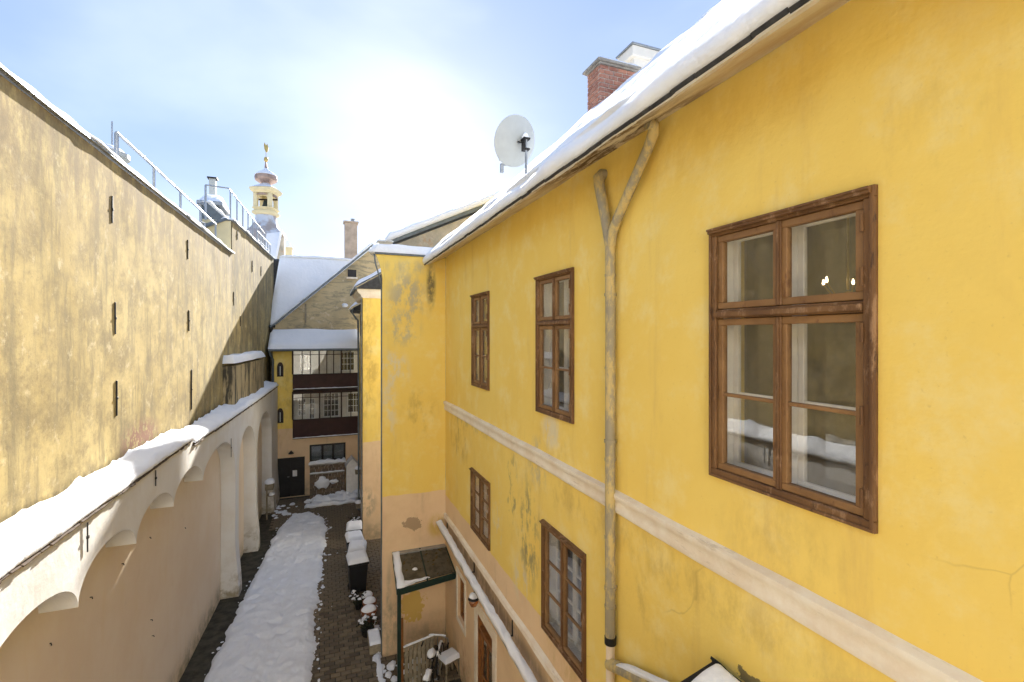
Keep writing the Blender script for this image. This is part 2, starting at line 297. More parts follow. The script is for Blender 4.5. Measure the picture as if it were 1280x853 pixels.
# ------------------------------------------------------------------ mesh builder
def wloc(o):
    v = Vector((0, 0, 0))
    while o is not None: v = v + o.location; o = o.parent
    return v
class MB:
    def __init__(self): self.v = []; self.f = []
    def quad(self, a, b, c, d):
        i = len(self.v); self.v += [Vector(p) for p in (a, b, c, d)]; self.f.append((i, i + 1, i + 2, i + 3)); return self
    def poly(self, pts):
        i = len(self.v); self.v += [Vector(p) for p in pts]; self.f.append(tuple(range(i, i + len(pts)))); return self
    def box(self, x0, x1, y0, y1, z0, z1):
        return self.obox(((x0 + x1) / 2, (y0 + y1) / 2, (z0 + z1) / 2), (abs(x1 - x0) / 2, 0, 0), (0, abs(y1 - y0) / 2, 0), (0, 0, abs(z1 - z0) / 2))
    def obox(self, c, a, b, d):
        c, a, b, d = map(Vector, (c, a, b, d)); i = len(self.v)
        if a.cross(b).dot(d) < 0: a = -a
        for k in (-1, 1):
            for p, q in ((-1, -1), (1, -1), (1, 1), (-1, 1)): self.v.append(c + a * p + b * q + d * k)
        for q in ((0, 3, 2, 1), (4, 5, 6, 7), (0, 1, 5, 4), (1, 2, 6, 5), (2, 3, 7, 6), (3, 0, 4, 7)): self.f.append(tuple(i + j for j in q))
        return self
    def bar(self, a, b, w, h, up=(0, 0, 1)):        # rectangular bar from a to b
        a, b = Vector(a), Vector(b); d = (b - a); up = Vector(up); s = d.cross(up)
        if s.length < 1e-6: s = d.cross(Vector((1, 0, 0)))
        s.normalize(); u = s.cross(d).normalized()
        return self.obox((a + b) / 2, d / 2, s * w / 2, u * h / 2)
    def tube(self, pts, r, n=10, cap=True):
        pts = [Vector(p) for p in pts]; rs = r if isinstance(r, (list, tuple)) else [r] * len(pts); base = len(self.v)
        pu = None
        for k, p in enumerate(pts):
            d = (pts[min(k + 1, len(pts) - 1)] - pts[max(k - 1, 0)]).normalized()
            if pu is None: pu = d.orthogonal().normalized()
            u = (pu - d * pu.dot(d)).normalized(); pu = u; v = d.cross(u)
            for j in range(n):
                a = 2 * math.pi * j / n; self.v.append(p + (u * math.cos(a) + v * math.sin(a)) * rs[k])
        for k in range(len(pts) - 1):
            for j in range(n):
                a = base + k * n + j; b = base + k * n + (j + 1) % n; self.f.append((a, b, b + n, a + n))
        if cap:
            self.f.append(tuple(base + j for j in reversed(range(n)))); e = base + (len(pts) - 1) * n; self.f.append(tuple(e + j for j in range(n)))
        return self
    def lathe(self, prof, c, n=24, ax=None, sq=0.0, rot=0.0):  # prof [(r,z)], sq>0 squares the section
        c = Vector(c); base = len(self.v)
        for r_, z in prof:
            for j in range(n):
                a = 2 * math.pi * (j + .5) / n
                rr = r_
                if sq: rr = r_ * (1 + sq * (1 / max(abs(math.cos(a)), abs(math.sin(a))) - 1))
                p = Vector((rr * math.cos(a + rot), rr * math.sin(a + rot), z))
                if ax: p = ax @ p
                self.v.append(c + p)
        for k in range(len(prof) - 1):
            for j in range(n):
                a = base + k * n + j; b = base + k * n + (j + 1) % n; self.f.append((a, b, b + n, a + n))
        self.f.append(tuple(base + j for j in reversed(range(n)))); e = base + (len(prof) - 1) * n; self.f.append(tuple(e + j for j in range(n)))
        return self
    def prism(self, pts, off):                     # planar polygon extruded by off
        off = Vector(off); pts = [Vector(p) for p in pts]; n = len(pts); i = len(self.v)
        nrm = Vector((0, 0, 0))
        for a, b in zip(pts, pts[1:] + pts[:1]): nrm += a.cross(b)
        if nrm.dot(off) > 0: pts = pts[::-1]
        self.v += pts + [p + off for p in pts]
        self.f.append(tuple(range(i, i + n))); self.f.append(tuple(i + n + j for j in reversed(range(n))))
        for j in range(n): self.f.append((i + (j + 1) % n, i + j, i + n + j, i + n + (j + 1) % n))
        return self
    def grid(self, fn, nu, nv, flip=False):
        i = len(self.v)
        for a in range(nu + 1):
            for b in range(nv + 1): self.v.append(Vector(fn(a / nu, b / nv)))
        for a in range(nu):
            for b in range(nv):
                q = (i + a * (nv + 1) + b, i + (a + 1) * (nv + 1) + b, i + (a + 1) * (nv + 1) + b + 1, i + a * (nv + 1) + b + 1)
                self.f.append(q[::-1] if flip else q)
        return self
    def blob(self, c, rx, ry, rz, n=14, amp=.25, fr=1.3, seed=0, flat=True):   # lumpy dome (snow lump)
        c = Vector(c); base = len(self.v); rings = max(5, n // 2)
        for k in range(rings + 1):
            t = k / rings; ph = t * math.pi / 2 if flat else (t - .5) * math.pi
            for j in range(n):
                a = 2 * math.pi * j / n; d = Vector((math.cos(a) * math.cos(ph), math.sin(a) * math.cos(ph), math.sin(ph)))
                q = 1 + amp * noise.noise(d * fr + Vector((seed * 3.1, seed, seed * 1.7)))
                self.v.append(c + Vector((d.x * rx * q, d.y * ry * q, d.z * rz * q)))
        for k in range(rings):
            for j in range(n):
                a = base + k * n + j; b = base + k * n + (j + 1) % n; self.f.append((a, b, b + n, a + n))
        return self
    def strip(self, path, side, w, h, up=(0, 0, 1), amp=.25, fr=2.0, seed=0, n=8, p=.6):  # rounded snow strip lying along a path
        path = [Vector(q) for q in path]; up = Vector(up); side = Vector(side); base = len(self.v); m = n + 1
        L = len(path)
        for i, q in enumerate(path):
            wf = w(i / (L - 1)) if callable(w) else w; hf = h(i / (L - 1)) if callable(h) else h
            e = min(1, min(i, L - 1 - i) / 3 + .35)
            for j in range(m):
                a = math.pi * j / n; ca, sa = math.cos(a), math.sin(a)
                x = math.copysign(abs(ca) ** p, ca); z = abs(sa) ** p
                k1 = 1 + amp * nz(q.x + seed, q.y, q.z + j * .12, fr) ; k2 = 1 + amp * 1.4 * nz(q.x, q.y + seed + 5, j * .3, fr * 1.3)
                self.v.append(q + side * (x * wf / 2 * k1) + up * (z * hf * k2 * e))
        for i in range(L - 1):
            for j in range(n):
                a = base + i * m + j; self.f.append((a, a + 1, a + 1 + m, a + m))
            self.f.append((base + i * m, base + (i + 1) * m, base + (i + 1) * m + n, base + i * m + n))
        self.f.append(tuple(base + j for j in range(m))); e = base + (L - 1) * m; self.f.append(tuple(e + j for j in reversed(range(m))))
        return self
    def build(self, name, mat, parent=None, smooth=False, bevel=0.0, local=False, label=None):
        off = Vector((0, 0, 0)) if (parent is None or local) else wloc(parent)
        me = bpy.data.meshes.new(name)
        me.from_pydata([(v - off)[:] for v in self.v], [], self.f)
        if bevel or smooth == 'auto' or True:
            bm = bmesh.new(); bm.from_mesh(me)
            if smooth: bmesh.ops.remove_doubles(bm, verts=bm.verts, dist=1e-5)
            bmesh.ops.recalc_face_normals(bm, faces=bm.faces)
            if bevel:
                ed = [q for q in bm.edges if len(q.link_faces) == 2 and q.calc_face_angle(0) > .6]
                bmesh.ops.bevel(bm, geom=ed, offset=bevel, segments=1, affect='EDGES', profile=.5, clamp_overlap=True)
            bm.to_mesh(me); bm.free()
        me.materials.append(MT[mat])
        if smooth:
            me.polygons.foreach_set('use_smooth', [True] * len(me.polygons))
            if smooth == 'auto':
                try: me.set_sharp_from_angle(angle=R(40))
                except Exception: pass
        o = bpy.data.objects.new(name, me); COL.objects.link(o)
        if parent is not None: o.parent = parent
        if label: o['label'] = label
        return o
def tag(o, label, cat, group=None):
    o['label'] = label; o['category'] = cat
    if group: o['group'] = group
    return o
def thing(name, loc, label, cat, group=None, rz=0.0):
    o = bpy.data.objects.new(name, None); COL.objects.link(o); o.location = loc; o.rotation_euler = (0, 0, rz); o.empty_display_size = .2
    return tag(o, label, cat, group)
def struct(o): o['kind'] = 'structure'; return o
def stuff(o): o['kind'] = 'stuff'; return o
def share(o, name, parent, loc, rz=0.0):
    c = bpy.data.objects.new(name, o.data if hasattr(o, 'data') else o); COL.objects.link(c); c.parent = parent; c.location = loc; c.rotation_euler = (0, 0, rz); return c
def cuts(a, b, step, extra=()):
    e = sorted(set([a, b] + [round(x, 4) for x in extra if a < x < b])); r = []
    for p, q in zip(e, e[1:]):
        n = max(1, round((q - p) / step)); r += [p + (q - p) * i / n for i in range(n)]
    return r + [b]
def wall(mb, P, U, holes, z0, z1, u0, u1, step=.25, depth=.3, nrm=None, amp=.012, fr=.7):
    """P(u,z)->point on the wall plane, nrm outward; holes [(ua,ub,za,zb)] get reveals"""
    us = cuts(u0, u1, step, [h[0] for h in holes] + [h[1] for h in holes]); zs = cuts(z0, z1, step, [h[2] for h in holes] + [h[3] for h in holes])
    nrm = Vector(nrm); idx = {}; b = len(mb.v)
    for i, u in enumerate(us):
        for j, z in enumerate(zs):
            p = Vector(P(u, z)); near = any(h[0] - .02 <= u <= h[1] + .02 and h[2] - .02 <= z <= h[3] + .02 for h in holes)
            idx[i, j] = len(mb.v); mb.v.append(p + nrm * (0 if near else amp * fbm(p.x * fr + 3, p.y * fr, p.z * fr, 3)))
    for i in range(len(us) - 1):
        for j in range(len(zs) - 1):
            um, zm = (us[i] + us[i + 1]) / 2, (zs[j] + zs[j + 1]) / 2
            if any(h[0] < um < h[1] and h[2] < zm < h[3] for h in holes): continue
            mb.f.append((idx[i, j], idx[i + 1, j], idx[i + 1, j + 1], idx[i, j + 1]))
    for ua, ub, za, zb in holes:
        c = [Vector(P(*q)) for q in ((ua, za), (ub, za), (ub, zb), (ua, zb))]
        for p, q in zip(c, c[1:] + c[:1]): mb.quad(p, q, q - nrm * depth, p - nrm * depth)
    return mb

# ================================================================== SETTING: ground and courtyard
G = -8.0
g = MB().box(-400, 400, -300, 500, G - .4, G - .10).build('ground', 'ground_far'); struct(g)
yard = MB()
yard.grid(lambda u, v: (lerp(-3.6, 3.3, u), lerp(-9, 27, v), G - .03 + .012 * nz(u * 9, v * 40)), 28, 140)
yard = yard.build('courtyard', 'ground_dark', smooth=True); struct(yard)
# pavers: the ones that show largest are single pieces, the rest one mass
PW, PL = .235, .155
pm = MB().box(-PW / 2 + .011, PW / 2 - .011, -PL / 2 + .011, PL / 2 - .011, -.05, 0).build('paver', 'paver', yard, bevel=.009, local=True)
pv_first = True; rest = MB(); n_p = 0
row = 0; y = 10.2
def snow_right(yv): return ip([(-9, -.15), (11, -.2), (12, -.22), (15.25, -.18), (18.4, .05), (21.4, .16), (22.6, .05), (23.4, -.4), (23.7, -1.1)], yv)
def snow_left(yv): return ip([(-9, -2.35), (11, -2.6), (13, -2.55), (17.07, -2.2), (19.5, -1.95), (21.7, -1.75), (22.8, -1.5), (23.7, -1.1)], yv)
while y < 26.0:
    xo = PW / 2 if row % 2 else 0
    x = -2.3 + xo
    while x < 3.0:
        lim = 3.0 if y < 12.3 else min(3.0, 1.42 + .42 * (y - 12.33)) if y < 19.6 else 1.6
        if x < lim and x > snow_right(y) - .35 or (y > 22 and x < lim and x > -2.0):
            dz = random.uniform(-.006, .006); jx = random.uniform(-.006, .006)
            if n_p < 300 and x > snow_right(y) - .1 and y > 10.9:
                if pv_first: o = pm; pv_first = False
                else: o = share(pm, 'paver', yard, (0, 0, 0))
                o.location = (x + jx, y + jx, G + dz); o.rotation_euler = (random.uniform(-.02, .02), random.uniform(-.02, .02), random.uniform(-.03, .03)); n_p += 1
            elif n_p >= 300 or y > 10.9:
                rest.box(x - PW / 2 + .011, x + PW / 2 - .011, y - PL / 2 + .011, y + PL / 2 - .011, G - .05, G + dz)
        x += PW
    y += PL; row += 1
stuff(rest.build('paving', 'paver', yard, bevel=.008))

# shovelled snow bank in the courtyard
def bank(u, v):
    y = lerp(-8.5, 23.75, v ** .62)
    l = snow_left(y) + .09 * nz(3, y, 0, 1.7) + .05 * nz(8, y, 0, 5); r = snow_right(y) + .10 * nz(9, y, 0, 1.5) + .07 * nz(1, y, 0, 6) + .03 * nz(5, y, 2, 14)
    if r < l + .05: r = l + .05
    x = lerp(l, r, u); e = min(u, 1 - u) * (r - l)
    ed = min(1, e / .16) ** .5 if e > 0 else 0
    ef = min(1, (23.75 - y) / .4 + .05)
    h = (.12 + .05 * fbm(x * 1.3, y * 1.1, 2, 4) + .03 * fbm(x * 4, y * 4, 7, 4)) * ed * ef
    ft = nz(x, y, 4, 3.2); h -= .045 * sst(.22, .42, ft) * ed; h -= .03 * sst(.5, .0, abs(x - lerp(l, r, .55) - .15 * nz(y, 2, 0, .5)) * 4) * (.6 + nz(x, y, 9, 4)) * ed
    return (x, y, G - .02 + h)
sn = MB().grid(bank, 70, 420).build('snow_bank', 'snow_dirty', smooth=True); tag(sn, 'broad strip of trodden snow along the courtyard floor', 'snow'); stuff(sn)
# crumbs and small remnants of snow on the pavers and along the wall foot
cr = MB(); rd = random.Random(3)
for i in range(170):
    y = rd.uniform(11, 25.5); k = rd.random()
    if k < .45: x = snow_right(y) + rd.uniform(-.05, .08) + abs(rd.gauss(0, .05))
    elif k < .65: x = snow_left(y) - rd.uniform(-.05, .12)
    elif k < .85: x = lerp(1.2, 1.5, rd.random())
    else: x = rd.uniform(snow_right(y), 1.45)
    s = rd.uniform(.010, .030) * (1.5 if k < .6 else .8)
    cr.blob((x, y, G - .004), s * rd.uniform(.7, 1.6), s * rd.uniform(.7, 2.2), s * .3, 7, .5, 2, i)
for i in range(46):                          # strip of leftovers in the far left corner and at the right wall foot
    if i < 22: x, y = rd.uniform(-2.1, -1.1), rd.uniform(23.3, 25.2)
    else: x, y = rd.uniform(1.22, 1.40), rd.uniform(12.0, 15.2)
    s = rd.uniform(.05, .13); cr.blob((x, y, G - .004), s, s * rd.uniform(.8, 1.8), s * .45, 9, .5, 2, i + 900)
for i in range(26):
    s = rd.uniform(.03, .11); cr.blob((rd.uniform(1.2, 2.3), rd.uniform(11.2, 12.1), G - .004), s, s * 1.3, s * .4, 9, .6, 2, i + 1500)
cr.strip([(1.27 + .05 * nz(i, 0, 0, .7), 11.0 + i * .08, G - .004) for i in range(18)], (1, 0, 0), .12, .06, amp=.7, fr=4)
o = cr.build('snow_crumbs', 'snow_dirty', smooth=True); tag(o, 'scattered crumbs of snow left on the dark paving', 'snow'); stuff(o)

# ================================================================== inferred house behind the viewpoint, unseen; set back and raised to bounce sunlight
rh = thing('viewpoint_house', (0, -10.3, G), 'unseen cream plastered house front behind the viewpoint, bouncing sun into the courtyard', 'house')
MB().box(-7, 9, -11.0, -10.0, G, 8.5).build('wall', 'cream_front', rh)
MB().box(-7, 9, -11.2, -9.7, 8.501, 8.7).build('eave', 'moulding_white', rh)

# ================================================================== RIGHT: the yellow house
HX = 3.0
house = thing('yellow_house', (HX, 5, G), 'long yellow plastered house with brown casement windows and snowy roof', 'house')
UPW = [(1.81, 3.09, -1.15, .88), (5.42, 6.55, -1.13, .88), (8.77, 9.88, -1.06, .87)]
LOW = [(5.12, 6.35, -4.25, -2.67), (8.72, 9.94, -4.13, -2.83)]
DOOR = (8.55, 9.5, G, -5.72); SMALL = (10.5, 11.1, -6.65, -5.62)
mb = wall(MB(), lambda u, z: (HX, u, z), None, UPW + LOW + [DOOR, SMALL], G - .05, 2.2, -8, 12.33, .22, .36, (-1, 0, 0), .014)
mb.build('wall', 'plaster_yellow', house, smooth='auto')
MB().prism([(HX + .01, 12.30, 1.8), (7.8, 12.30, 6.7), (12.6, 12.30, 1.8), (12.6, 12.30, G), (HX + .01, 12.30, G)], (0, -.3, 0)).build('gable_wall', 'plaster_yellow', house)
MB().prism([(HX + .01, -8, 1.8), (7.8, -8, 6.7), (12.6, -8, 1.8), (12.6, -8, G), (HX + .01, -8, G)], (0, .3, 0)).build('gable_wall', 'plaster_yellow', house)
MB().box(12.3, 12.6, -7.7, 12.0, G, 1.9).build('rear_wall', 'plaster_yellow', house)
# rooms behind the windows
for z0, z1 in ((-2.2, 1.75), (-5.2, -2.3), (G + .02, -5.35)):
    r = MB()
    x0, x1, y0, y1 = HX + .37, HX + 4.6, -7.5, 11.9
    r.quad((x1, y0, z0), (x1, y1, z0), (x1, y1, z1), (x1, y0, z1)); r.quad((x0, y1, z0), (x1, y1, z0), (x1, y1, z1), (x0, y1, z1)); r.quad((x0, y0, z0), (x1, y0, z0), (x1, y0, z1), (x0, y0, z1))
    r.quad((x0, y0, z1), (x1, y0, z1), (x1, y1, z1), (x0, y1, z1))
    for yy in (4.3, 7.6): r.box(x0, x1, yy - .06, yy + .06, z0, z1)
    hs = [h for h in UPW + LOW + [DOOR, SMALL] if h[2] < z1 and h[3] > z0]
    wall(r, lambda u, z: (x0, u, z), None, [(h[0] - .06, h[1] + .06, max(h[2] - .05, z0), min(h[3] + .05, z1)) for h in hs], z0, z1, y0, y1, 2, .0, (1, 0, 0), 0)
    r.build('room', 'room_wall', house)
    MB().box(x0, x1, y0, y1, z0 - .04, z0).build('room_floor', 'room_floor', house)

def hbar(mb, x0, x1, y0, y1, z0, z1, w):       # rectangular frame in a Y-Z plane
    mb.box(x0, x1, y0, y1, z1 - w, z1); mb.box(x0, x1, y0, y1, z0, z0 + w)
    mb.box(x0, x1, y0, y0 + w, z0 + w, z1 - w); mb.box(x0, x1, y1 - w, y1, z0 + w, z1 - w); return mb
def casement(parent, y0, y1, z0, z1, label, two_tier=True, fw=.07, curtain=False):
    X = HX
    fr = MB(); hbar(fr, X - .028, X + .06, y0, y1, z0, z1, fw)
    ym = (y0 + y1) / 2
    zt = z1 - (z1 - z0) * .345 if two_tier else None
    win = fr.build('window', 'brown_wood', parent, bevel=.006, label=label)
    # outer architrave fillet and drip moulding
    ar = MB(); hbar(ar, X - .040, X - .0285, y0 + .004, y1 - .004, z0 + .004, z1 - .004, .022); ar.build('fillet', 'brown_wood', win, bevel=.003)
    dm = MB(); dm.box(X - .062, X - .041, y0 + .01, y1 - .01, z1 - .05, z1 - .012); dm.box(X - .075, X - .0625, y0 + .01, y1 - .01, z1 - .03, z1 - .012); dm.build('drip_moulding', 'brown_wood', win, bevel=.004)
    cells = []
    yi0, yi1, zi0, zi1 = y0 + fw, y1 - fw, z0 + fw, z1 - fw
    if two_tier:
        tb = MB(); tb.box(X - .02, X + .058, yi0, yi1, zt - .04, zt + .03); tb.box(X - .052, X - .0205, yi0, yi1, zt - .03, zt + .012); tb.build('transom', 'brown_wood', win, bevel=.005)
        tiers = [(zi0, zt - .042, 2), (zt + .032, zi1, 1)]
    else: tiers = [(zi0, zi1, 3)]
    for a, b, rows in tiers:
        for side in (0, 1):
            ya, yb = (yi0, ym - .002) if side == 0 else (ym + .002, yi1)
            sw = .052
            s = MB(); hbar(s, X - .008, X + .045, ya + .003, yb - .003, a + .003, b - .003, sw)
            for q in range(1, rows):
                zc = lerp(a + sw, b - sw, q / rows); s.box(X, X + .04, ya + sw, yb - sw, zc - .014, zc + .014)
            sash = s.build('sash', 'sash_wood', win, bevel=.005)
            for q in range(rows):
                za, zb = lerp(a + sw, b - sw, q / rows) + (.013 if q else -.006), lerp(a + sw, b - sw, (q + 1) / rows) - (.013 if q < rows - 1 else -.006)
                tl = random.uniform(-.0025, .0025); t2 = random.uniform(-.003, .003)
                MB().prism([(X + .018 + tl, ya + sw - .006, za), (X + .018 - tl, yb - sw + .006, za), (X + .018 - tl + t2, yb - sw + .006, zb), (X + .018 + tl + t2, ya + sw - .006, zb)], (.004, 0, 0)).build('pane', 'pane_glass', win)
            # hinges on the outer stile
            yh = ya + .0 if side == 0 else yb
            hn = (a + .14, b - .14) if rows == 1 else (a + .12, (a + b) / 2, b - .12)
            for zc in hn: MB().tube([(X - .036, yh, zc - .055), (X - .036, yh, zc + .055)], .010, 8).build('hinge', 'brown_wood', win, smooth='auto')
        cs = MB(); cs.box(X - .024, X - .0085, ym - .022, ym + .022, a + .004, b - .004); cs.box(X - .034, X - .0245, ym - .010, ym + .010, a + .004, b - .004); cs.build('cover_strip', 'brown_wood', win, bevel=.004)
    # white lining and inner window
    ln = MB(); hbar(ln, X + .0615, X + .235, y0 + .015, y1 - .015, z0 + .02, z1 - .015, .045); ln.build('lining', 'white_wood', win)
    for side in (0, 1):
        ya, yb = (y0 + .062, ym - .002) if side == 0 else (ym + .002, y1 - .062)
        s = MB(); hbar(s, X + .17, X + .21, ya, yb, z0 + .067, z1 - .062, .045)
        nr = 3 if two_tier else 3
        for q in range(1, nr):
            zc = lerp(z0 + .11, z1 - .1, (q / nr if not two_tier else (.31, .64)[q - 1])); s.box(X + .175, X + .205, ya + .045, yb - .045, zc - .014, zc + .014)
        if not two_tier: s.box(X + .172, X + .208, (ya + yb) / 2 - .012, (ya + yb) / 2 + .012, z0 + .112, z1 - .107)
        s.build('inner_sash', 'white_wood', win, bevel=.003)
        MB().box(X + .188, X + .192, ya + .04, yb - .04, z0 + .107, z1 - .102).build('inner_pane', 'inner_glass', win)
    if curtain:
        cu = MB()
        for sd in (0, 1):
            a0, a1 = (y0 + .06, y0 + .06 + curtain) if sd == 0 else (y1 - .06 - curtain, y1 - .06)
            cu.grid(lambda u, v: (X + .40 + .02 * math.sin(u * 30), lerp(a0, a1, u), lerp(z0, z1 + .05, v)), 40, 2)
        cu.build('curtain', 'curtain', win, smooth=True)
    return win
casement(house, *UPW[0], 'largest brown casement window, nearest the camera, six panes')
casement(house, *UPW[1], 'brown upper casement window between the downpipe and the farthest window')
casement(house, *UPW[2], 'narrow looking upper casement window nearest the wing')
casement(house, *LOW[0], 'lower brown window with small panes beside the downpipe foot', False, .06)
casement(house, *LOW[1], 'lower brown window nearest the wing', False, .06)
# glazed door and small window on the ground floor
d = MB(); hbar(d, HX - .01, HX + .12, DOOR[0], DOOR[1], DOOR[2] + .002, DOOR[3], .07); d.box(HX - .0, HX + .1, DOOR[0] + .07, DOOR[1] - .07, -6.02, -5.96)
door = d.build('door', 'orange_wood', house, bevel=.006, label='orange brown glazed door')
lf = MB(); hbar(lf, HX + .03, HX + .075, DOOR[0] + .075, DOOR[1] - .075, G + .07, -6.03, .09); lf.box(HX + .032, HX + .073, DOOR[0] + .16, DOOR[1] - .16, G + .16, G + .75); lf.box(HX + .034, HX + .071, 9.0, 9.05, G + .75, -6.12); lf.box(HX + .035, HX + .07, DOOR[0] + .16, DOOR[1] - .16, -6.95, -6.91)
lf.build('door_leaf', 'orange_wood', door, bevel=.005)
for ya, yb in ((8.71, 9.0), (9.05, 9.34)):
    for za, zb in ((G + .75, -6.95), (-6.91, -6.12)): MB().box(HX + .05, HX + .054, ya, yb, za, zb).build('pane', 'pane_glass', door)
tr = MB(); tr.box(HX - .03, HX + .02, DOOR[1] + .002, DOOR[1] + .20, G, DOOR[3] + .2); tr.box(HX - .03, HX + .02, DOOR[0] - .2, DOOR[0] - .002, G, DOOR[3] + .2); tr.box(HX - .03, HX + .02, DOOR[0] - .002, DOOR[1] + .002, DOOR[3] + .002, DOOR[3] + .2); tr.build('door_surround', 'moulding_white', door, bevel=.008)
sw_ = MB(); hbar(sw_, HX + .06, HX + .13, *SMALL[:2], *SMALL[2:], .07); sw_.box(HX + .07, HX + .12, 10.78, 10.82, SMALL[2] + .07, SMALL[3] - .07)
sw = sw_.build('window', 'orange_wood', house, bevel=.005, label='small brown window behind the porch')
for ya, yb in ((10.57, 10.78), (10.82, 11.03)): MB().box(HX + .09, HX + .094, ya, yb, SMALL[2] + .07, SMALL[3] - .07).build('pane', 'pane_glass', sw)
s2 = MB(); hbar(s2, HX - .02, HX + .05, SMALL[0] - .10, SMALL[1] + .10, SMALL[2] - .12, SMALL[3] + .1, .098); s2.build('window_surround', 'moulding_white', sw, bevel=.006)

# string course under the upper windows
PR = [(.004, -1.935), (-.030, -1.925), (-.044, -1.885), (-.036, -1.86), (-.034, -1.80), (-.052, -1.775), (-.066, -1.74), (-.062, -1.715), (.004, -1.69)]
mb = MB(); N = 190
def sc_(u, v):
    i = v * (len(PR) - 1); a = PR[int(i)]; y = lerp(-8, 12.32, u)
    return (HX + a[0] * (1 + .15 * nz(y, a[1], 0, 2.2)) , y, a[1] + .010 * nz(y, 3, 0, .7) + .004 * nz(y, a[1] * 9, 5, 4))
mb.grid(sc_, N, len(PR) - 1); mb.build('string_course', 'moulding_white', house, smooth='auto')
PR2 = [(.004, -4.78), (-.035, -4.765), (-.05, -4.73), (-.035, -4.70), (-.055, -4.665), (-.05, -4.645), (.004, -4.61)]
mb = MB()
def sc2(u, v):
    a = PR2[round(v * (len(PR2) - 1))]; y = lerp(2.0, 12.32, u); return (HX + a[0] * (1 + .3 * nz(y, a[1], 0, 3)), y, a[1] + .012 * nz(y, 3, 9, .8))
mb.grid(sc2, 120, len(PR2) - 1); mb.build('string_course', 'moulding_white', house, smooth='auto')

# roof
EX, EZ, RX, RZ = 2.50, 1.87, 7.8, 6.85
sl_d = Vector((RX - EX, 0, RZ - EZ)); SLL = sl_d.length; sl_d.normalize(); sl_n = Vector((-sl_d.z, 0, sl_d.x))
rf = MB()
rf.prism([(EX + .05, -8.1, EZ + .015), (RX, -8.1, RZ - .05), (13.0, -8.1, EZ - .02), (13.0, -8.1, EZ - .12), (RX, -8.1, RZ - .2), (EX + .09, -8.1, EZ + .012)], (0, 20.5, 0))
roof = rf.build('roof', 'dark_wood', house)
st = MB(); rd = random.Random(11)
for i in range(int(SLL / .17)):
    for j in range(84):
        y = -8.1 + j * .245 + (.12 if i % 2 else 0); c = Vector((EX, y + .12, EZ)) + sl_d * (i * .17 + .12) + sl_n * (.012 + rd.uniform(0, .006))
        st.obox(c, sl_d * .12 + sl_n * -.010, (0, .118, 0), sl_n * .006)
stuff(st.build('slates', 'slate', roof))
bare = [(7.3, 6.7, .5, .8), (9.9, 6.6, .45, .9), (12.35, 4.2, .30, 2.6), (11.5, 6.9, .5, .5), (8.6, 5.3, .3, .5)]   # (y, up the slope, radii) where the slates show
NS = 46
def rsnow(u, v):
    y = lerp(-8.1, 12.42, u); lip = [(.03, -.045), (-.02, -.025), (-.05, .01), (-.06, .05), (-.045, .095), (.0, .13), (.08, .15), (.2, .16)]
    k = v * NS
    if k < 8:
        s, t = lip[int(k)]; a = .03 * nz(y, 3, 0, 1.4) + .015 * nz(y, s * 9, 2, 5); s += a * (.9 if t > -.02 else .2) ; t *= 1 + .22 * nz(y, 7, 1, 1.1)
    else:
        q = (k - 8) / (NS - 8); s = .2 + (SLL - .2) * q; t = .14 + .05 * fbm(y * .9, s * .9, 3, 4) + .012 * fbm(y * 4, s * 4, 6, 3) + .03 * math.sin(s * 2.2 + nz(y, 0, 0, .5) * 3) * (1 - q * .5)
        for by, bs, ry, rs in bare:
            d = math.hypot((y - by) / ry, (s - bs) / rs) + .5 * nz(y, s, 8, 3)
            t = lerp(-.06, t, sst(.6, 1.05, d))
    e = min(1, (12.42 - y) / .10 + .12)
    return Vector((EX, y, EZ)) + sl_d * s + sl_n * (t * (e if t > 0 else 1))
sb = MB().grid(rsnow, 330, NS); sb.build('snow', 'snow', roof, smooth=True)
MB().grid(lambda u, v: Vector((13.05, lerp(-8.1, 12.42, u), EZ)) + Vector((-sl_d.x, 0, sl_d.z)) * (SLL * v) + Vector((sl_d.z, 0, sl_d.x)) * (.15 * min(1, min(u, 1 - u) * 80)), 60, 10).build('snow', 'snow', roof, smooth=True)
# eave: dark tile edge, plastered soffit with a broken stretch
eb = MB(); rd = random.Random(5)
for j in range(84): y = -8.1 + j * .245; eb.obox(Vector((EX - .012 + rd.uniform(-.008, .008), y + .12, EZ - .002 + rd.uniform(-.006, .006))), sl_d * .07, (0, .119, 0), sl_n * .016)
stuff(eb.build('eave_tiles', 'slate', roof))
SO = [(HX + .01, 2.05), (2.95, 2.035), (2.85, 1.985), (2.72, 1.915), (2.60, 1.858), (2.53, 1.832), (2.502, 1.852)]
def soff(u, v):
    y = lerp(-8, 12.3, u); a = SO[round(v * (len(SO) - 1))]; q = .010 * nz(y, a[1] * 5, 0, 2.2)
    br = sst(3.25, 3.5, y) * (1 - sst(5.0, 5.3, y)) * (.5 + nz(y, a[0] * 6, 3, 4)) * .05 * (1 if 1 < v * 6 < 6 else 0)
    return (a[0] + q + br, y, a[1] + q + br)
MB().grid(soff, 240, len(SO) - 1).build('soffit', 'soffit', roof, smooth='auto')

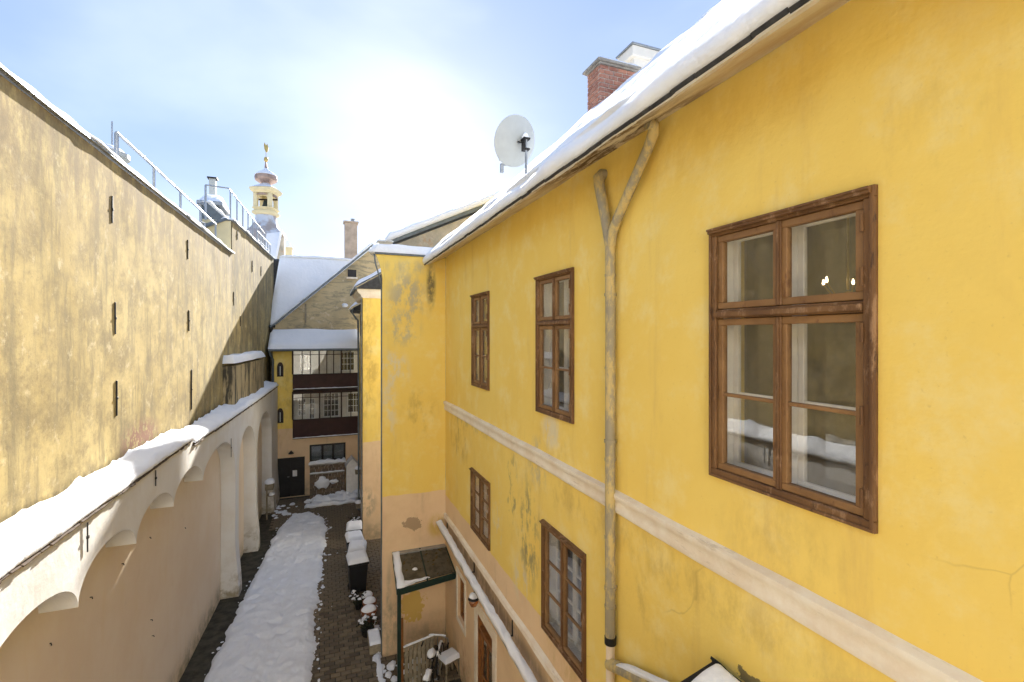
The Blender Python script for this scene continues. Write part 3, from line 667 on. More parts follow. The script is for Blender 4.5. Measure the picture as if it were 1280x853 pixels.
# downpipe with its two branches
r_ = .056; PX = HX - .075
def wob(z): return .006 * nz(z, 0, 3, 1.2)
dp = MB(); dp.tube([(PX + wob(z), 4.48 + wob(z + 9), z) for z in [1.02 - i * .1 for i in range(44)] + [-3.34]], r_, 14)
pipe = dp.build('downpipe', 'pipe_paint', house, smooth='auto', label='yellow and grey flaking downpipe')
MB().tube([(PX, 4.49, 1.0), (PX - .005, 4.53, 1.18), (PX - .01, 4.60, 1.42), (PX - .012, 4.69, 1.72), (PX - .005, 4.705, 1.80), (PX + .03, 4.71, 1.835), (HX + .04, 4.71, 1.84)], [r_, r_ * 1.05, .058, .062, .066, .064, .06], 14).build('upper_stub', 'pipe_paint', pipe, smooth='auto')
MB().tube([(PX, 4.47, .98), (PX - .005, 4.43, 1.12), (PX - .012, 4.33, 1.24), (PX - .02, 3.80, 1.80), (PX - .03, 3.71, 1.90), (PX - .05, 3.68, 1.96), (PX - .12, 3.68, 1.97)], [.054, .054, .052, .052, .056, .056, .054], 14).build('branch', 'pipe_paint', pipe, smooth='auto')
for z in (.66, -.35, -1.35, -2.2, -2.95):
    MB().tube([(PX + wob(z), 4.48 + wob(z + 9), z - .014), (PX + wob(z), 4.48 + wob(z + 9), z + .014)], r_ + .006, 14).build('collar', 'pipe_paint', pipe, smooth='auto')
for z in (.45, -1.15, -2.75):
    m = MB(); m.tube([(PX + wob(z), 4.48 + wob(z + 9), z - .016), (PX + wob(z), 4.48 + wob(z + 9), z + .016)], r_ + .010, 14); m.box(PX + .05, HX + .02, 4.47, 4.49, z - .012, z + .012); m.build('clamp', 'pipe_paint', pipe, smooth='auto')
MB().tube([(PX, 4.48, -3.36), (PX, 4.48, -3.28)], r_ + .008, 14).build('collar', 'black_iron', pipe, smooth='auto')
MB().tube([(PX, 4.48, -3.30), (PX, 4.48, -5.2), (PX, 4.48, G)], .048, 14).build('lower_pipe', 'peach_plaster', pipe, smooth='auto')
# inclined branch pipe with snow lying on it
a, b = Vector((PX - .01, 4.42, -3.56)), Vector((PX - .05, 2.9, -2.98))
pp = [a.lerp(b, i / 12) for i in range(13)]
ip_ = MB().tube(pp, .055, 14).build('side_pipe', 'pipe_paint', house, smooth='auto')
MB().tube([a + Vector((0, .06, -.02)), a + Vector((0, -.12, .05))], .064, 14).build('collar', 'pipe_paint', ip_, smooth='auto')
MB().strip([p + Vector((0, 0, .042)) for p in pp[1:]], (1, 0, 0), .075, .045, amp=.3, fr=5).build('snow', 'snow', ip_, smooth=True)
# drain pipe with a long snow strip above the ground floor
gp = [Vector((2.80 - .01 * nz(i, 0, 0, .3), 12.28 - i * .25, -4.87 - .030 * i / 4 + .01 * nz(i, 4, 0, .4))) for i in range(36)]
dr = MB().tube(gp, .05, 10).build('drain_pipe', 'zinc', house, smooth='auto')
gp2 = [gp[0].lerp(gp[-1], i / 160) for i in range(161)]
MB().strip([p + Vector((0, 0, .03)) for p in gp2], (1, 0, 0), .135, .10, amp=.35, fr=3.5, n=8).build('snow', 'snow', dr, smooth=True)
for y, z in ((12.1, -4.88), (9.75, -4.93), (7.55, -5.0), (5.6, -5.06)):
    br = MB(); br.bar((HX + .02, y, z - .07), (2.79, y, z - .07), .03, .012); br.bar((HX - .012, y, z - .08), (HX - .012, y, z + .19), .03, .012, (1, 0, 0)); br.build('bracket', 'black_iron', dr)
# small lean-to roof at the bottom of the picture
lr = thing('lean_to_roof', (2.6, 2.0, G), 'small black felt lean-to roof with snow under the largest window', 'roof')
MB().box(1.75, 2.96, .3, 2.95, G, -3.05).build('wall', 'plaster_yellow', lr)
ft = MB().prism([(HX - .01, 3.06, -2.66), (1.6, 3.06, -3.0), (1.6, 3.06, -3.06), (HX - .01, 3.06, -2.74)], (0, -2.9, 0)).build('deck', 'felt_black', lr, bevel=.01)
MB().grid(lambda u, v: (HX - .015 - .012 * v - .02 * (1 + nz(u * 9, v, 0, 2)), lerp(3.05, .2, u), -2.69 + (.075 + .05 * nz(u * 22, 0, 3) * min(1, u * 8)) * v), 60, 4).build('flashing', 'felt_black', lr, smooth=True)
def lsn(u, v):
    x = lerp(2.93, 1.55, u); y = lerp(3.0 - .06 * (1 + nz(u * 5, 2)), .2, v ** 1.5); e = min(1, min(u * 1.35, v ** 1.5 * 2.7) / .07 + .02) ** .5
    return (x, y, lerp(-2.69, -3.0, (HX - x) / 1.4) + .012 + (.17 + .03 * fbm(x * 2, y * 2, 0)) * e)
MB().grid(lsn, 30, 50).build('snow', 'snow', lr, smooth=True)
MB().tube([(1.56, 3.04, -3.06), (1.56, .2, -3.06)], .06, 10).build('gutter', 'zinc', lr, smooth='auto')

# lantern over the door
lp = onX(592, 752, 2.82)
lan = thing('wall_lantern', (HX, lp.y, lp.z), 'small black wall lantern with amber glass beside the orange door', 'lantern')
MB().tube([(HX, lp.y, lp.z + .12), (2.9, lp.y, lp.z + .2), (2.82, lp.y, lp.z + .17)], .014, 8).build('bracket', 'black_iron', lan, smooth=True)
MB().lathe([(.02, .17), (.045, .15), (.10, .07), (.115, .05), (.11, .045)], (2.82, lp.y, lp.z), 16).build('hood', 'black_iron', lan, smooth='auto')
MB().lathe([(.10, .045), (.095, -.02), (.06, -.09), (.02, -.11)], (2.82, lp.y, lp.z), 16).build('globe', 'amber_glass', lan, smooth=True)
MB().blob((2.82, lp.y, lp.z + .09), .09, .09, .09, 12, .2).build('snow', 'snow', lan, smooth=True)

# chandelier seen through the largest window
cp = Vector((4.9, 0, 0)); a = ray(1060, 350); cp = a * (4.9 / a.x)
ch = thing('chandelier', (cp.x, cp.y, 1.74), 'brass chandelier with small lit bulbs inside the largest window', 'chandelier')
MB().tube([(cp.x, cp.y, 1.74), (cp.x, cp.y, cp.z - .1)], .012, 8).build('stem', 'brass', ch)
for i in range(5):
    q = 2 * math.pi * i / 5 + .4; e = Vector((cp.x + .24 * math.cos(q), cp.y + .24 * math.sin(q), cp.z - .03))
    MB().tube([(cp.x, cp.y, cp.z - .12), (cp.x + .13 * math.cos(q), cp.y + .13 * math.sin(q), cp.z - .17), e], .009, 8).build('arm', 'brass', ch)
    MB().lathe([(.008, 0), (.013, .015), (.010, .04), (.003, .06)], e, 10).build('bulb', 'lit_bulb', ch, smooth=True)

# chimney on the ridge with single bricks
c0, c1 = Vector((6.98, 11.2, 5.2)), Vector((8.15, 11.85, 7.36))
chim = thing('brick_chimney', (7.5, 11.5, 6.4), 'red brick chimney with snowy concrete cap on the ridge', 'chimney')
MB().box(c0.x + .015, c1.x - .015, c0.y + .015, c1.y - .015, c0.z, c1.z - .002).build('core', 'mortar', chim)
BL, BH = .29, .122
bk = MB().box(-BL / 2 + .012, BL / 2 - .012, -.05, .05, -BH / 2 + .012, BH / 2 - .012).build('brick', 'brick_red', chim, bevel=.006, local=True); first = True
def putb(x, y, z, rz, sx=1.0):
    global first
    if first: o = bk; first = False
    else: o = share(bk, 'brick', chim, (0, 0, 0))
    o.location = Vector((x, y, z)) - chim.location + Vector((random.uniform(-.003, .003), random.uniform(-.003, .003), 0)); o.rotation_euler = (0, 0, rz); o.scale = (sx, 1, 1)
for i in range(16):
    z = c1.z - BH * (i + .5); off = BL / 2 if i % 2 else 0
    x = c0.x
    while x < c1.x - .01:                    # near face
        w_ = BL if not (x == c0.x and off) else BL / 2
        w_ = min(w_, c1.x - x)
        if w_ > .05: putb(x + w_ / 2, c0.y + .045, z, 0, w_ / BL)
        x += w_
    y = c0.y + .10
    while y < c1.y - .01:                    # side face
        w_ = BL if not (y == c0.y + .10 and not off) else BL / 2
        w_ = min(w_, c1.y - y)
        if w_ > .05: putb(c0.x + .045, y + w_ / 2, z, math.pi / 2, w_ / BL)
        y += w_
cpb = MB(); cpb.box(c0.x - .05, c1.x + .05, c0.y - .05, c1.y + .05, c1.z, c1.z + .05); cpb.box(c0.x - .11, c1.x + .11, c0.y - .11, c1.y + .11, c1.z + .051, c1.z + .12); cpb.build('cap', 'concrete', chim, bevel=.01)
MB().grid(lambda u, v: (lerp(c0.x - .09, c1.x + .09, u), lerp(c0.y - .09, c1.y + .09, v), c1.z + .121 + .09 * min(1, min(u, 1 - u, v, 1 - v) / .12) ** .5 + .015 * nz(u * 6, v * 4)), 20, 14).build('snow', 'snow', chim, smooth=True)
# pale rendered chimney behind it
e0 = ray(791, 54) * (8.6 / ray(791, 54).x)
wc = thing('rendered_chimney', (9.2, e0.y + .3, 6.0), 'pale rendered chimney with slab hood rising behind the brick chimney', 'chimney')
MB().box(e0.x + .12, e0.x + .95, e0.y + .1, e0.y + .7, 5.0, e0.z - .30).build('stack', 'pale_paint', wc, bevel=.01)
MB().box(e0.x, e0.x + 1.05, e0.y, e0.y + .8, e0.z - .34, e0.z - .03).build('hood', 'pale_paint', wc, bevel=.02)
MB().box(e0.x - .04, e0.x + 1.1, e0.y - .04, e0.y + .85, e0.z - .029, e0.z + .03).build('slab', 'zinc', wc, bevel=.008)
MB().blob((e0.x + .6, e0.y + .4, e0.z + .031), .5, .38, .10, 16, .2).build('snow', 'snow', wc, smooth=True)

# satellite dish (seen from behind)
dc = ray(650, 178) * 9.6
sd = thing('satellite_dish', (dc.x + .05, dc.y, dc.z - 1.0), 'grey satellite dish on a mast at the roof edge', 'satellite dish')
mb_ = ray(651, 226) * 9.55
ax = Vector((-.30, 1.0, .42)).normalized(); M_ = ax.to_track_quat('Z', 'Y').to_matrix()
RD = .485
prof = [(RD * k / 9, .16 * (k / 9) ** 2) for k in range(1, 10)]
dd = MB(); dd.lathe([(.004, 0)] + prof + [(RD + .012, .165), (RD + .012, .185), (RD - .004, .185)] + [(r0 - .004, z0 + .02) for r0, z0 in reversed(prof[:-1])] + [(.004, .02)], dc, 40, M_)
dd.build('reflector', 'dish_grey', sd, smooth='auto')
mp = dc - ax * .16
MB().tube([mp + Vector((.03, 0, .12)), mp + Vector((.03, 0, -.5)), Vector((mb_.x + .02, mp.y, mb_.z - .55))], .025, 10).build('mast', 'zinc', sd, smooth='auto')
bq = MB(); bq.obox(dc - ax * .05, (.075, 0, 0), M_ @ Vector((0, 0, .06)), M_ @ Vector((0, .012, 0))); bq.box(mp.x - .03, mp.x + .09, mp.y - .05, mp.y + .1, mp.z - .14, mp.z - .11); bq.box(mp.x - .04, mp.x + .1, mp.y - .05, mp.y + .12, mp.z + .07, mp.z + .1); bq.box(mp.x - .03, mp.x + .0, mp.y - .03, mp.y + .1, mp.z - .11, mp.z + .07); bq.build('bracket', 'black_iron', sd)
MB().blob(mp + Vector((.03, .02, .10)), .07, .07, .11, 12, .3).build('snow', 'snow', sd, smooth=True)
lo = dc + (M_ @ Vector((0, -1, 0))) * (RD * .95) + ax * .15
if lo.z > dc.z: lo = dc + (M_ @ Vector((0, 1, 0))) * (RD * .95) + ax * .15
MB().tube([lo, lo + ax * .35 + Vector((0, 0, .05))], .014, 8).build('feed_arm', 'zinc', sd)
MB().lathe([(.03, 0), (.045, .05), (.04, .12)], lo + ax * .36 + Vector((0, 0, .05)), 12).build('feed_horn', 'dish_grey', sd, smooth='auto')
q = lo + Vector((-.18, .02, -.02)); cb = MB().obox(q + Vector((0, 0, -.06)), (.03, 0, 0), (0, .03, 0), (0, 0, .09)); cb.bar(lo, q, .02, .02); cb.build('clamp', 'zinc', sd)

# ================================================================== the wing that juts into the courtyard
WY, WX = 12.33, 1.39
wing = thing('house_wing', (WX, WY, G), 'yellow wing with peach base jutting into the courtyard, porch at its foot', 'house wing')
mb = wall(MB(), lambda u, z: (u, WY, z), None, [], G - .05, 2.03, WX, HX - .002, .2, .3, (0, -1, 0), .012)
mb.build('front_wall', 'plaster_yellow_wing', wing, smooth='auto')
mb = wall(MB(), lambda u, z: (WX + (u - WY) * .42, u, z), None, [], G - .05, 2.03, WY, 15.9, .3, .3, (-1, 0, 0), .012)
mb.build('side_wall', 'plaster_yellow_wing', wing, smooth='auto')
MB().prism([(WX + .004, WY - .012, 1.36), (WX - .02, WY - .012, 1.55), (WX - .07, WY - .012, 1.80), (WX - .15, WY - .012, 1.98), (WX - .17, WY - .012, 2.03), (WX + .05, WY - .012, 2.03), (WX + .05, WY - .012, 1.36)], (.34, .8, 0)).build('cove_cornice', 'plaster_yellow_wing', wing, bevel=.006)
wr = MB().prism([(WX - .19, WY - .05, 2.032), (HX + .3, WY - .05, 2.032), (HX + .3, WY + 3.6, 2.032), (WX + 1.32, WY + 3.6, 2.032)], (0, 0, .043)).build('roof', 'dark_sheet', wing)
MB().tube([(WX - .20, WY - .03, 2.03), (WX - .17, WY - .035, 1.80), (WX - .06, WY - .035, 1.42), (WX - .03, WY - .03, 1.25)], .018, 8).build('flashing', 'dark_sheet', wing, smooth=True)
def wsn(u, v):
    y = lerp(WY - .07, WY + 3.6, v ** 1.6); x = lerp(WX - .2 + .42 * (y - WY), HX + .2, u); k = [0, .6, .85, 1][min(3, int(v * 40))] if v < .1 else 1
    ke = min(1, u / .05 + .1) ** .5
    return (x, y, 2.076 + (.17 + .03 * nz(x, y, 0, 2) + .05 * (1 - u)) * k * ke + .03 * v * 8 * (.5 if u > .2 else 0))
MB().grid(wsn, 50, 40).build('snow', 'snow', wr, smooth=True)
ov = MB(); ov.strip([(WX - .17 + i * .05, WY + .1 + i * .12, 2.08 + .02 * nz(i, 0, 0, .5)) for i in range(28)], (1, 0, 0), .34, .23, amp=.5, fr=1.6)
ov.build('snow', 'snow', wr, smooth=True)
MB().tube([(WX - .005, WY + .09, 1.3), (WX - .005, WY + .09, -3), (WX - .005, WY + .09, G)], .024, 10).build('downpipe', 'dark_sheet', wing, smooth='auto')

# porch: green iron frame with a dirty glazed roof
por = thing('porch', (2.3, 11.7, G), 'dark green iron porch with dirty glazed roof in the corner by the wing', 'porch')
B0, B1, F0, F1 = Vector((1.66, 12.28, -5.48)), Vector((2.97, 12.28, -5.48)), Vector((1.58, 10.98, -5.72)), Vector((2.97, 11.24, -5.72))
fr = MB()
for p, q in ((F0, F1), (B0, F0), (B1, F1)): fr.bar(p - Vector((0, 0, .05)), q - Vector((0, 0, .05)), .06, .13)
fr.build('roof_frame', 'green_iron', por, bevel=.006)
MB().bar(B0 + Vector((-.03, 0, .03)), B1 + Vector((0, 0, .03)), .22, .03).build('flashing', 'zinc', por)
mB, mF = B0.lerp(B1, .5), F0.lerp(F1, .5)
for p0, p1, p2, p3 in ((B0, mB, mF, F0), (mB, B1, F1, mF)):
    i0 = [p + Vector((0, 0, .022)) for p in (p0, p1, p2, p3)]; c_ = sum(i0, Vector()) / 4; MB().prism([c_ + (p - c_) * .95 for p in i0], (0, 0, .012)).build('roof_pane', 'dirty_glass_roof', por)
MB().bar(mB + Vector((0, 0, .04)), mF + Vector((0, 0, .04)), .035, .03).build('glazing_bar', 'green_iron', por)
MB().bar((F0.x + .03, F0.y + .03, -5.8), (F0.x + .03, F0.y + .03, G), .08, .08, (1, 0, 0)).build('post', 'green_iron', por, bevel=.006)
MB().bar((F0.x + .10, F0.y + .05, G + 1.6), (F0.x + .10, F0.y + .05, G), .04, .05, (1, 0, 0)).build('post_board', 'orange_wood', por)
MB().strip([B0.lerp(F0, i / 24) + Vector((.06, 0, .03)) for i in range(25)], (1, 0, 0), .16, .09, amp=.4, fr=4).build('snow', 'snow', por, smooth=True)
MB().strip([F0.lerp(F1, .02 + .55 * i / 24) + Vector((0, .07, .03)) for i in range(25)], (0, 1, 0), lambda t: .17 * (1 - .8 * t), lambda t: .08 * (1 - .6 * t), amp=.5, fr=5).build('snow', 'snow', por, smooth=True)
MB().blob(mB.lerp(mF, .62) + Vector((-.22, 0, .035)), .07, .06, .03, 10, .5).build('snow', 'snow', por, smooth=True)
lv = MB(); rd = random.Random(9)
for i in range(34):
    u, v = rd.uniform(.08, .95), rd.uniform(.08, .95); p = B0.lerp(B1, u).lerp(F0.lerp(F1, u), v) + Vector((0, 0, .04)); s = rd.uniform(.008, .028)
    lv.obox(p, (s, s * .3, .004), (-s * .3, s * .7, .004), (0, 0, .003))
stuff(lv.build('leaf_litter', 'dry_leaf', por))

# slatted wooden gate panel leaning by the porch
ga = Vector((1.72, 10.98, G)); gb = Vector((2.40, 11.02, G))
gate = thing('slatted_gate', ga, 'low grey wooden slatted gate beside the porch post', 'gate')
for i in range(7):
    p = ga.lerp(gb, (i + .5) / 7); h = .93 + .1 * i / 7 + .01 * (i % 2)
    MB().box(p.x - .040, p.x + .040, p.y - .012, p.y + .012, G + .04, G + h).build('slat', 'grey_wood', gate, bevel=.004)
for h, h2 in ((.25, .3), (.75, .84)): MB().bar(ga + Vector((0, .03, h)), gb + Vector((0, .03, h2)), .03, .08).build('rail', 'grey_wood', gate, bevel=.004)
MB().bar(ga + Vector((-.02, 0, .95)), gb + Vector((.02, 0, 1.05)), .07, .035).build('top_rail', 'grey_wood', gate, bevel=.004)
MB().strip([(ga + Vector((-.02, 0, .967))).lerp(gb + Vector((.02, 0, 1.067)), i / 20) for i in range(21)], (0, 1, 0), .06, .022, amp=.4, fr=6).build('snow', 'snow', gate, smooth=True)

# bicycle, dusted with snow
bi = thing('bicycle', (2.35, 10.72, G), 'dark bicycle dusted with snow leaning near the orange door', 'bicycle', rz=R(64))
def bt(pts, r, name, mat='black_iron', par=bi, n=8): return MB().tube(pts, r, n).build(name, mat, par, smooth='auto', local=True)
def wheel(x):
    rim = [(x + .33 * math.cos(t), 0, .34 + .33 * math.sin(t)) for t in [2 * math.pi * i / 36 for i in range(37)]]
    t_ = bt(rim, .020, 'wheel', 'black_rubber')
    bt([(x + .305 * math.cos(t), 0, .34 + .305 * math.sin(t)) for t in [2 * math.pi * i / 36 for i in range(37)]], .010, 'rim', 'chrome', t_, 6)
    bt([(x, -.05, .34), (x, .05, .34)], .022, 'hub', 'chrome', t_)
    for i in range(16):
        a = 2 * math.pi * i / 16; bt([(x, .02 * (-1) ** i, .34), (x + .30 * math.cos(a), 0, .34 + .30 * math.sin(a))], .0022, 'spoke', 'chrome', t_, 4)
    return t_
wheel(-.52); wheel(.54)
frm = bt([(-.08, 0, .30), (-.20, 0, .80)], .018, 'frame')
for a_, b_ in (((-.08, 0, .30), (.34, 0, .62)), ((-.18, 0, .72), (.32, 0, .80)), ((-.52, .05, .34), (-.18, 0, .72)), ((-.52, -.05, .34), (-.18, 0, .72)), ((-.52, .05, .34), (-.08, 0, .30)), ((-.52, -.05, .34), (-.08, 0, .30)), ((.31, 0, .86), (.36, 0, .60))): bt([a_, b_], .015, 'frame_tube', par=bi)
for s in (-.05, .05): bt([(.35, 0, .66), (.37, s, .62), (.54, s, .34)], .013, 'fork')
bt([(.31, 0, .82), (.29, 0, 1.02)], .014, 'stem', 'chrome')
bt([(.13, -.29, 1.00), (.22, -.26, 1.04), (.29, -.12, 1.05), (.29, .12, 1.05), (.22, .26, 1.04), (.13, .29, 1.00)], .012, 'handlebar', 'chrome')
for s in (-1, 1): bt([(.13, .29 * s, 1.0), (.02, .30 * s, .97)], .019, 'grip', 'black_rubber')
bt([(-.20, 0, .78), (-.23, 0, .93)], .012, 'seat_post', 'chrome')
MB().prism([(-.36, -.085, .93), (-.36, .085, .93), (-.24, .07, .93), (-.06, .022, .93), (-.06, -.022, .93), (-.24, -.07, .93)], (0, 0, .05)).build('saddle', 'black_rubber', bi, bevel=.015, local=True)
MB().blob((-.24, 0, .985), .15, .09, .10, 12, .3).build('saddle_snow', 'snow', bi, smooth=True, local=True)
bt([(-.08, -.10, .30), (-.08, .10, .30)], .016, 'crank_axle', 'chrome')
for s in (-1, 1): bt([(-.08, .10 * s, .30), (-.08 + .12 * s, .10 * s, .30 - .12 * s)], .010, 'crank', 'chrome'); MB().box(-.12 + .12 * s, -.03 + .12 * s, .10 * s - .02, .10 * s + .07 * s, .29 - .12 * s, .31 - .12 * s).build('pedal', 'black_rubber', bi, local=True)
for x in (-.52, .54): MB().strip([(x + .345 * math.cos(t), 0, .34 + .35 * math.sin(t)) for t in [R(40) + R(100) * i / 16 for i in range(17)]], (0, 1, 0), .05, .04, amp=.4, fr=8).build('snow', 'snow', bi, smooth=True, local=True)
MB().strip([(.29, -.2 + .4 * i / 12, 1.06) for i in range(13)], (1, 0, 0), .035, .03, amp=.4, fr=9).build('snow', 'snow', bi, smooth=True, local=True)
MB().strip([(-.75 + .32 * i / 10, 0, .755) for i in range(11)], (0, 1, 0), .13, .07, amp=.4, fr=6).build('snow', 'snow', bi, smooth=True, local=True)
rk = MB()
for s in (-.05, .05): rk.tube([(-.24, s, .72), (-.76, s, .74)], .007, 6)
for x in (-.35, -.55, -.74): rk.tube([(x, -.05, .73), (x, .05, .73)], .006, 6)
for s in (-.05, .05): rk.tube([(-.52, s, .34), (-.62, s, .73)], .006, 6)
rk.build('rack', 'black_iron', bi, local=True)
# snow-covered stool by the bicycle
stp = Vector((2.78, 11.05, G))
stl = thing('stool', stp, 'small stool capped with a square of snow behind the bicycle', 'stool', rz=R(20))
MB().box(-.21, .21, -.17, .17, .40, .44).build('seat', 'grey_wood', stl, bevel=.006, local=True)
for sx in (-1, 1):
    for sy in (-1, 1): MB().bar((.17 * sx, .13 * sy, .40), (.18 * sx, .14 * sy, 0), .035, .035, (1, 0, 0)).build('leg', 'grey_wood', stl, local=True)
MB().grid(lambda u, v: (lerp(-.22, .22, u), lerp(-.18, .18, v), .441 + .10 * min(1, min(u, 1 - u, v, 1 - v) / .14) ** .45 + .01 * nz(u * 5, v * 5)), 16, 14).build('snow', 'snow', stl, smooth=True, local=True)

# ------------------------------------------------------------------ bins and pots along the path
def bin_(x, y, rz, label, h=.95, w=.52):
    b = thing('wheelie_bin', (x, y, G), label, 'bin', 'bins along the wing', rz=rz)
    m = MB(); n = 4
    z0, z1 = .07, h; a0, a1 = w * .40, w * .5
    m.v += [Vector(p) for p in ((-a0, -a0, z0), (a0, -a0, z0), (a0, a0, z0), (-a0, a0, z0), (-a1, -a1, z1), (a1, -a1, z1), (a1, a1, z1), (-a1, a1, z1))]
    for q in ((0, 3, 2, 1), (4, 5, 6, 7), (0, 1, 5, 4), (1, 2, 6, 5), (2, 3, 7, 6), (3, 0, 4, 7)): m.f.append(q)
    m.build('body', 'bin_plastic', b, bevel=.02, local=True)
    m = MB(); m.box(-a1 - .025, a1 + .025, -a1 - .03, a1 + .02, z1 - .05, z1 + .0); m.build('rim', 'bin_plastic', b, bevel=.01, local=True)
    m = MB(); m.prism([(-a1 - .02, -a1 - .03, z1 + .002), (-a1 - .02, a1 + .06, z1 + .002), (-a1 - .02, a1 + .06, z1 + .07), (-a1 - .02, -a1 - .03, z1 + .035)], (2 * a1 + .04, 0, 0)); m.build('lid', 'bin_plastic', b, bevel=.01, local=True)
    MB().bar((-a1, a1 + .09, z1 - .02), (a1, a1 + .09, z1 - .02), .03, .03).build('handle', 'bin_plastic', b, local=True)
    for s in (-1, 1): MB().tube([(s * (a0 + .02), a0 + .02, .09), (s * (a0 - .05), a0 + .02, .09)], .09, 16).build('wheel', 'black_rubber', b, smooth='auto', local=True)
    MB().grid(lambda u, v: (lerp(-a1 - .03, a1 + .03, u), lerp(-a1 - .04, a1 + .06, v), z1 + .03 + .035 * v + (.14 + .03 * nz(u * 3 + x, v * 3 + y)) * min(1, min(u, 1 - u, v, 1 - v) / .16) ** .45), 18, 18).build('snow', 'snow', b, smooth=True, local=True)
    return b
bin_(1.02, 15.75, R(4), 'black bin with a thick snow cap, nearest of the bins by the wing', .98, .56)
bin_(1.08, 16.75, R(-8), 'snow-capped bin standing second behind the nearest black bin', .90, .52)
bin_(1.05, 17.75, R(5), 'snow-capped low bin third from the porch end', .86, .52)
bin_(1.10, 18.75, R(-4), 'snow-capped bin farthest along the row by the wing', .86, .50)
def pot(x, y, r, h, label, snow=True, plant=False):
    t = thing('plant_pot', (x, y, G), label, 'plant pot', 'pots along the wing')
    MB().lathe([(r * .7, 0), (r * .95, h * .8), (r * 1.05, h * .82), (r * 1.05, h), (r * .9, h), (r * .85, h * .85)], (0, 0, 0), 20).build('pot', 'terracotta' if not plant else 'bin_plastic', t, smooth='auto', local=True)
    if snow: MB().blob((0, 0, h * .84), r * 1.0, r * 1.0, h * .16 + .11, 18, .15, 1.2, x).build('snow', 'snow', t, smooth=True, local=True)
    if plant:
        rd = random.Random(int(x * 100)); lf = MB(); sn_ = MB(); st_ = MB()
        for i in range(26):
            a = rd.uniform(0, 6.28); l = rd.uniform(.14, .34); e = Vector((math.cos(a) * l * .7, math.sin(a) * l * .7, h + l * .75)); st_.tube([(0, 0, h * .8), e * .55 + Vector((0, 0, h * .3)), e], .006, 5)
            for j in range(7):
                p = Vector((0, 0, h)).lerp(e, rd.uniform(.4, 1.05)) + Vector((rd.gauss(0, .05), rd.gauss(0, .05), rd.gauss(0, .04))); s = rd.uniform(.025, .05); d1 = Vector((rd.gauss(0, 1), rd.gauss(0, 1), rd.gauss(0, .5))).normalized(); d2 = d1.orthogonal().normalized()
                lf.quad(p - d1 * s, p + d2 * s * .5, p + d1 * s, p - d2 * s * .5)
            if i % 2 == 0: s = rd.uniform(.03, .065); sn_.blob(e + Vector((0, 0, .01)), s, s, s * .7, 8, .5, 1.5, i)
        st_.build('stem', 'dark_wood', t, local=True); stuff(lf.build('foliage', 'leaf_dark', t, local=True)); sn_.build('snow', 'snow', t, smooth=True, local=True)
    return t
pot(1.24, 14.85, .17, .30, 'round pot with a snow cap just in front of the nearest bin')
pot(1.27, 14.42, .19, .34, 'round snow-capped pot between the bins and the larger pot')
pot(1.20, 13.85, .21, .42, 'largest round pot with a smooth disc of snow by the wing corner')
pot(.98, 14.75, .11, .16, 'snowy dead plant in a dark pot beside the round pots', False, True)
pot(1.12, 13.35, .17, .20, 'dark bushy plant in a pot dusted with snow near the wing corner', False, True)
pot(1.18, 20.7, .20, .28, 'snow-laden shrub in a pot at the far corner of the path', False, True)
cb = thing('planter_box', (1.25, 12.85, G), 'long low planter box filled with snow at the wing corner', 'planter')
m = MB(); m.box(-.15, .15, -.36, -.32, 0, .22); m.box(-.15, .15, .32, .36, 0, .22); m.box(-.15, -.11, -.319, .319, 0, .22); m.box(.11, .15, -.319, .319, 0, .22); m.box(-.109, .109, -.319, .319, .02, .12); m.build('box', 'grey_wood', cb, bevel=.004, local=True)
MB().grid(lambda u, v: (lerp(-.15, .15, u), lerp(-.36, .34, v), .20 + .07 * min(1, min(u, 1 - u, v, 1 - v) / .1) ** .5 + .02 * nz(u * 4, v * 6)), 12, 24).build('snow', 'snow', cb, smooth=True, local=True)

# ================================================================== far wing
FY = 19.6
fw_ = thing('far_wing', (1.5, FY, G), 'second yellow wing farther down the alley with white cornice', 'house wing')
SW = [(FY, 1.47), (26.2, 1.80)]
wall(MB(), lambda u, z: (u, FY, z), None, [], G - .05, 1.5, 1.47, 3.4, .3, .3, (0, -1, 0), .012).build('front_wall', 'plaster_yellow_far', fw_, smooth='auto')
SH = [(21.2, 21.9, .0, 1.0), (22.6, 23.3, .0, 1.0)]
wall(MB(), lambda u, z: (ip(SW, u), u, z), None, SH, G - .05, 1.5, FY, 26.2, .3, .2, (-1, 0, 0), .012).build('side_wall', 'plaster_yellow_far', fw_, smooth='auto')
for a, b, za, zb in SH:
    m = MB(); x = ip(SW, (a + b) / 2); hbar(m, x - .01, x + .05, a, b, za, zb, .06); m.box(x, x + .04, (a + b) / 2 - .02, (a + b) / 2 + .02, za + .06, zb - .06); m.box(x, x + .04, a + .06, b - .06, .60, .63)
    w2 = m.build('window', 'dark_wood', fw_); MB().box(x + .02, x + .025, a + .06, b - .06, za + .06, zb - .06).build('pane', 'pane_glass', w2); MB().box(x + .15, x + .16, a, b, za, zb).build('blind', 'dark_wood', w2)
m = MB(); m.prism([(1.47, FY - .02, 1.48), (1.42, FY - .02, 1.52), (1.40, FY - .02, 1.60), (1.27, FY - .02, 1.72), (1.25, FY - .02, 1.84), (3.4, FY - .02, 1.84), (3.4, FY - .02, 1.48)], (0, 3.2, 0)); m.build('cornice', 'moulding_white', fw_, bevel=.006)
m = MB(); m.prism([(1.2, FY - .12, 1.842), (3.4, FY - .12, 1.842), (3.4, FY - .12, 3.2)], (0, 3.3, 0)); r2 = m.build('roof', 'slate', fw_)
MB().grid(lambda u, v: (lerp(1.14, 3.4, u), lerp(FY - .16, FY + 3.2, v), lerp(1.85, 3.25, u) + (.20 + .04 * nz(u * 5, v * 5)) * min(1, (min(u * 2.2, v * 3.2) / .14 + .05)) ** .5), 24, 24).build('snow', 'snow', r2, smooth=True)
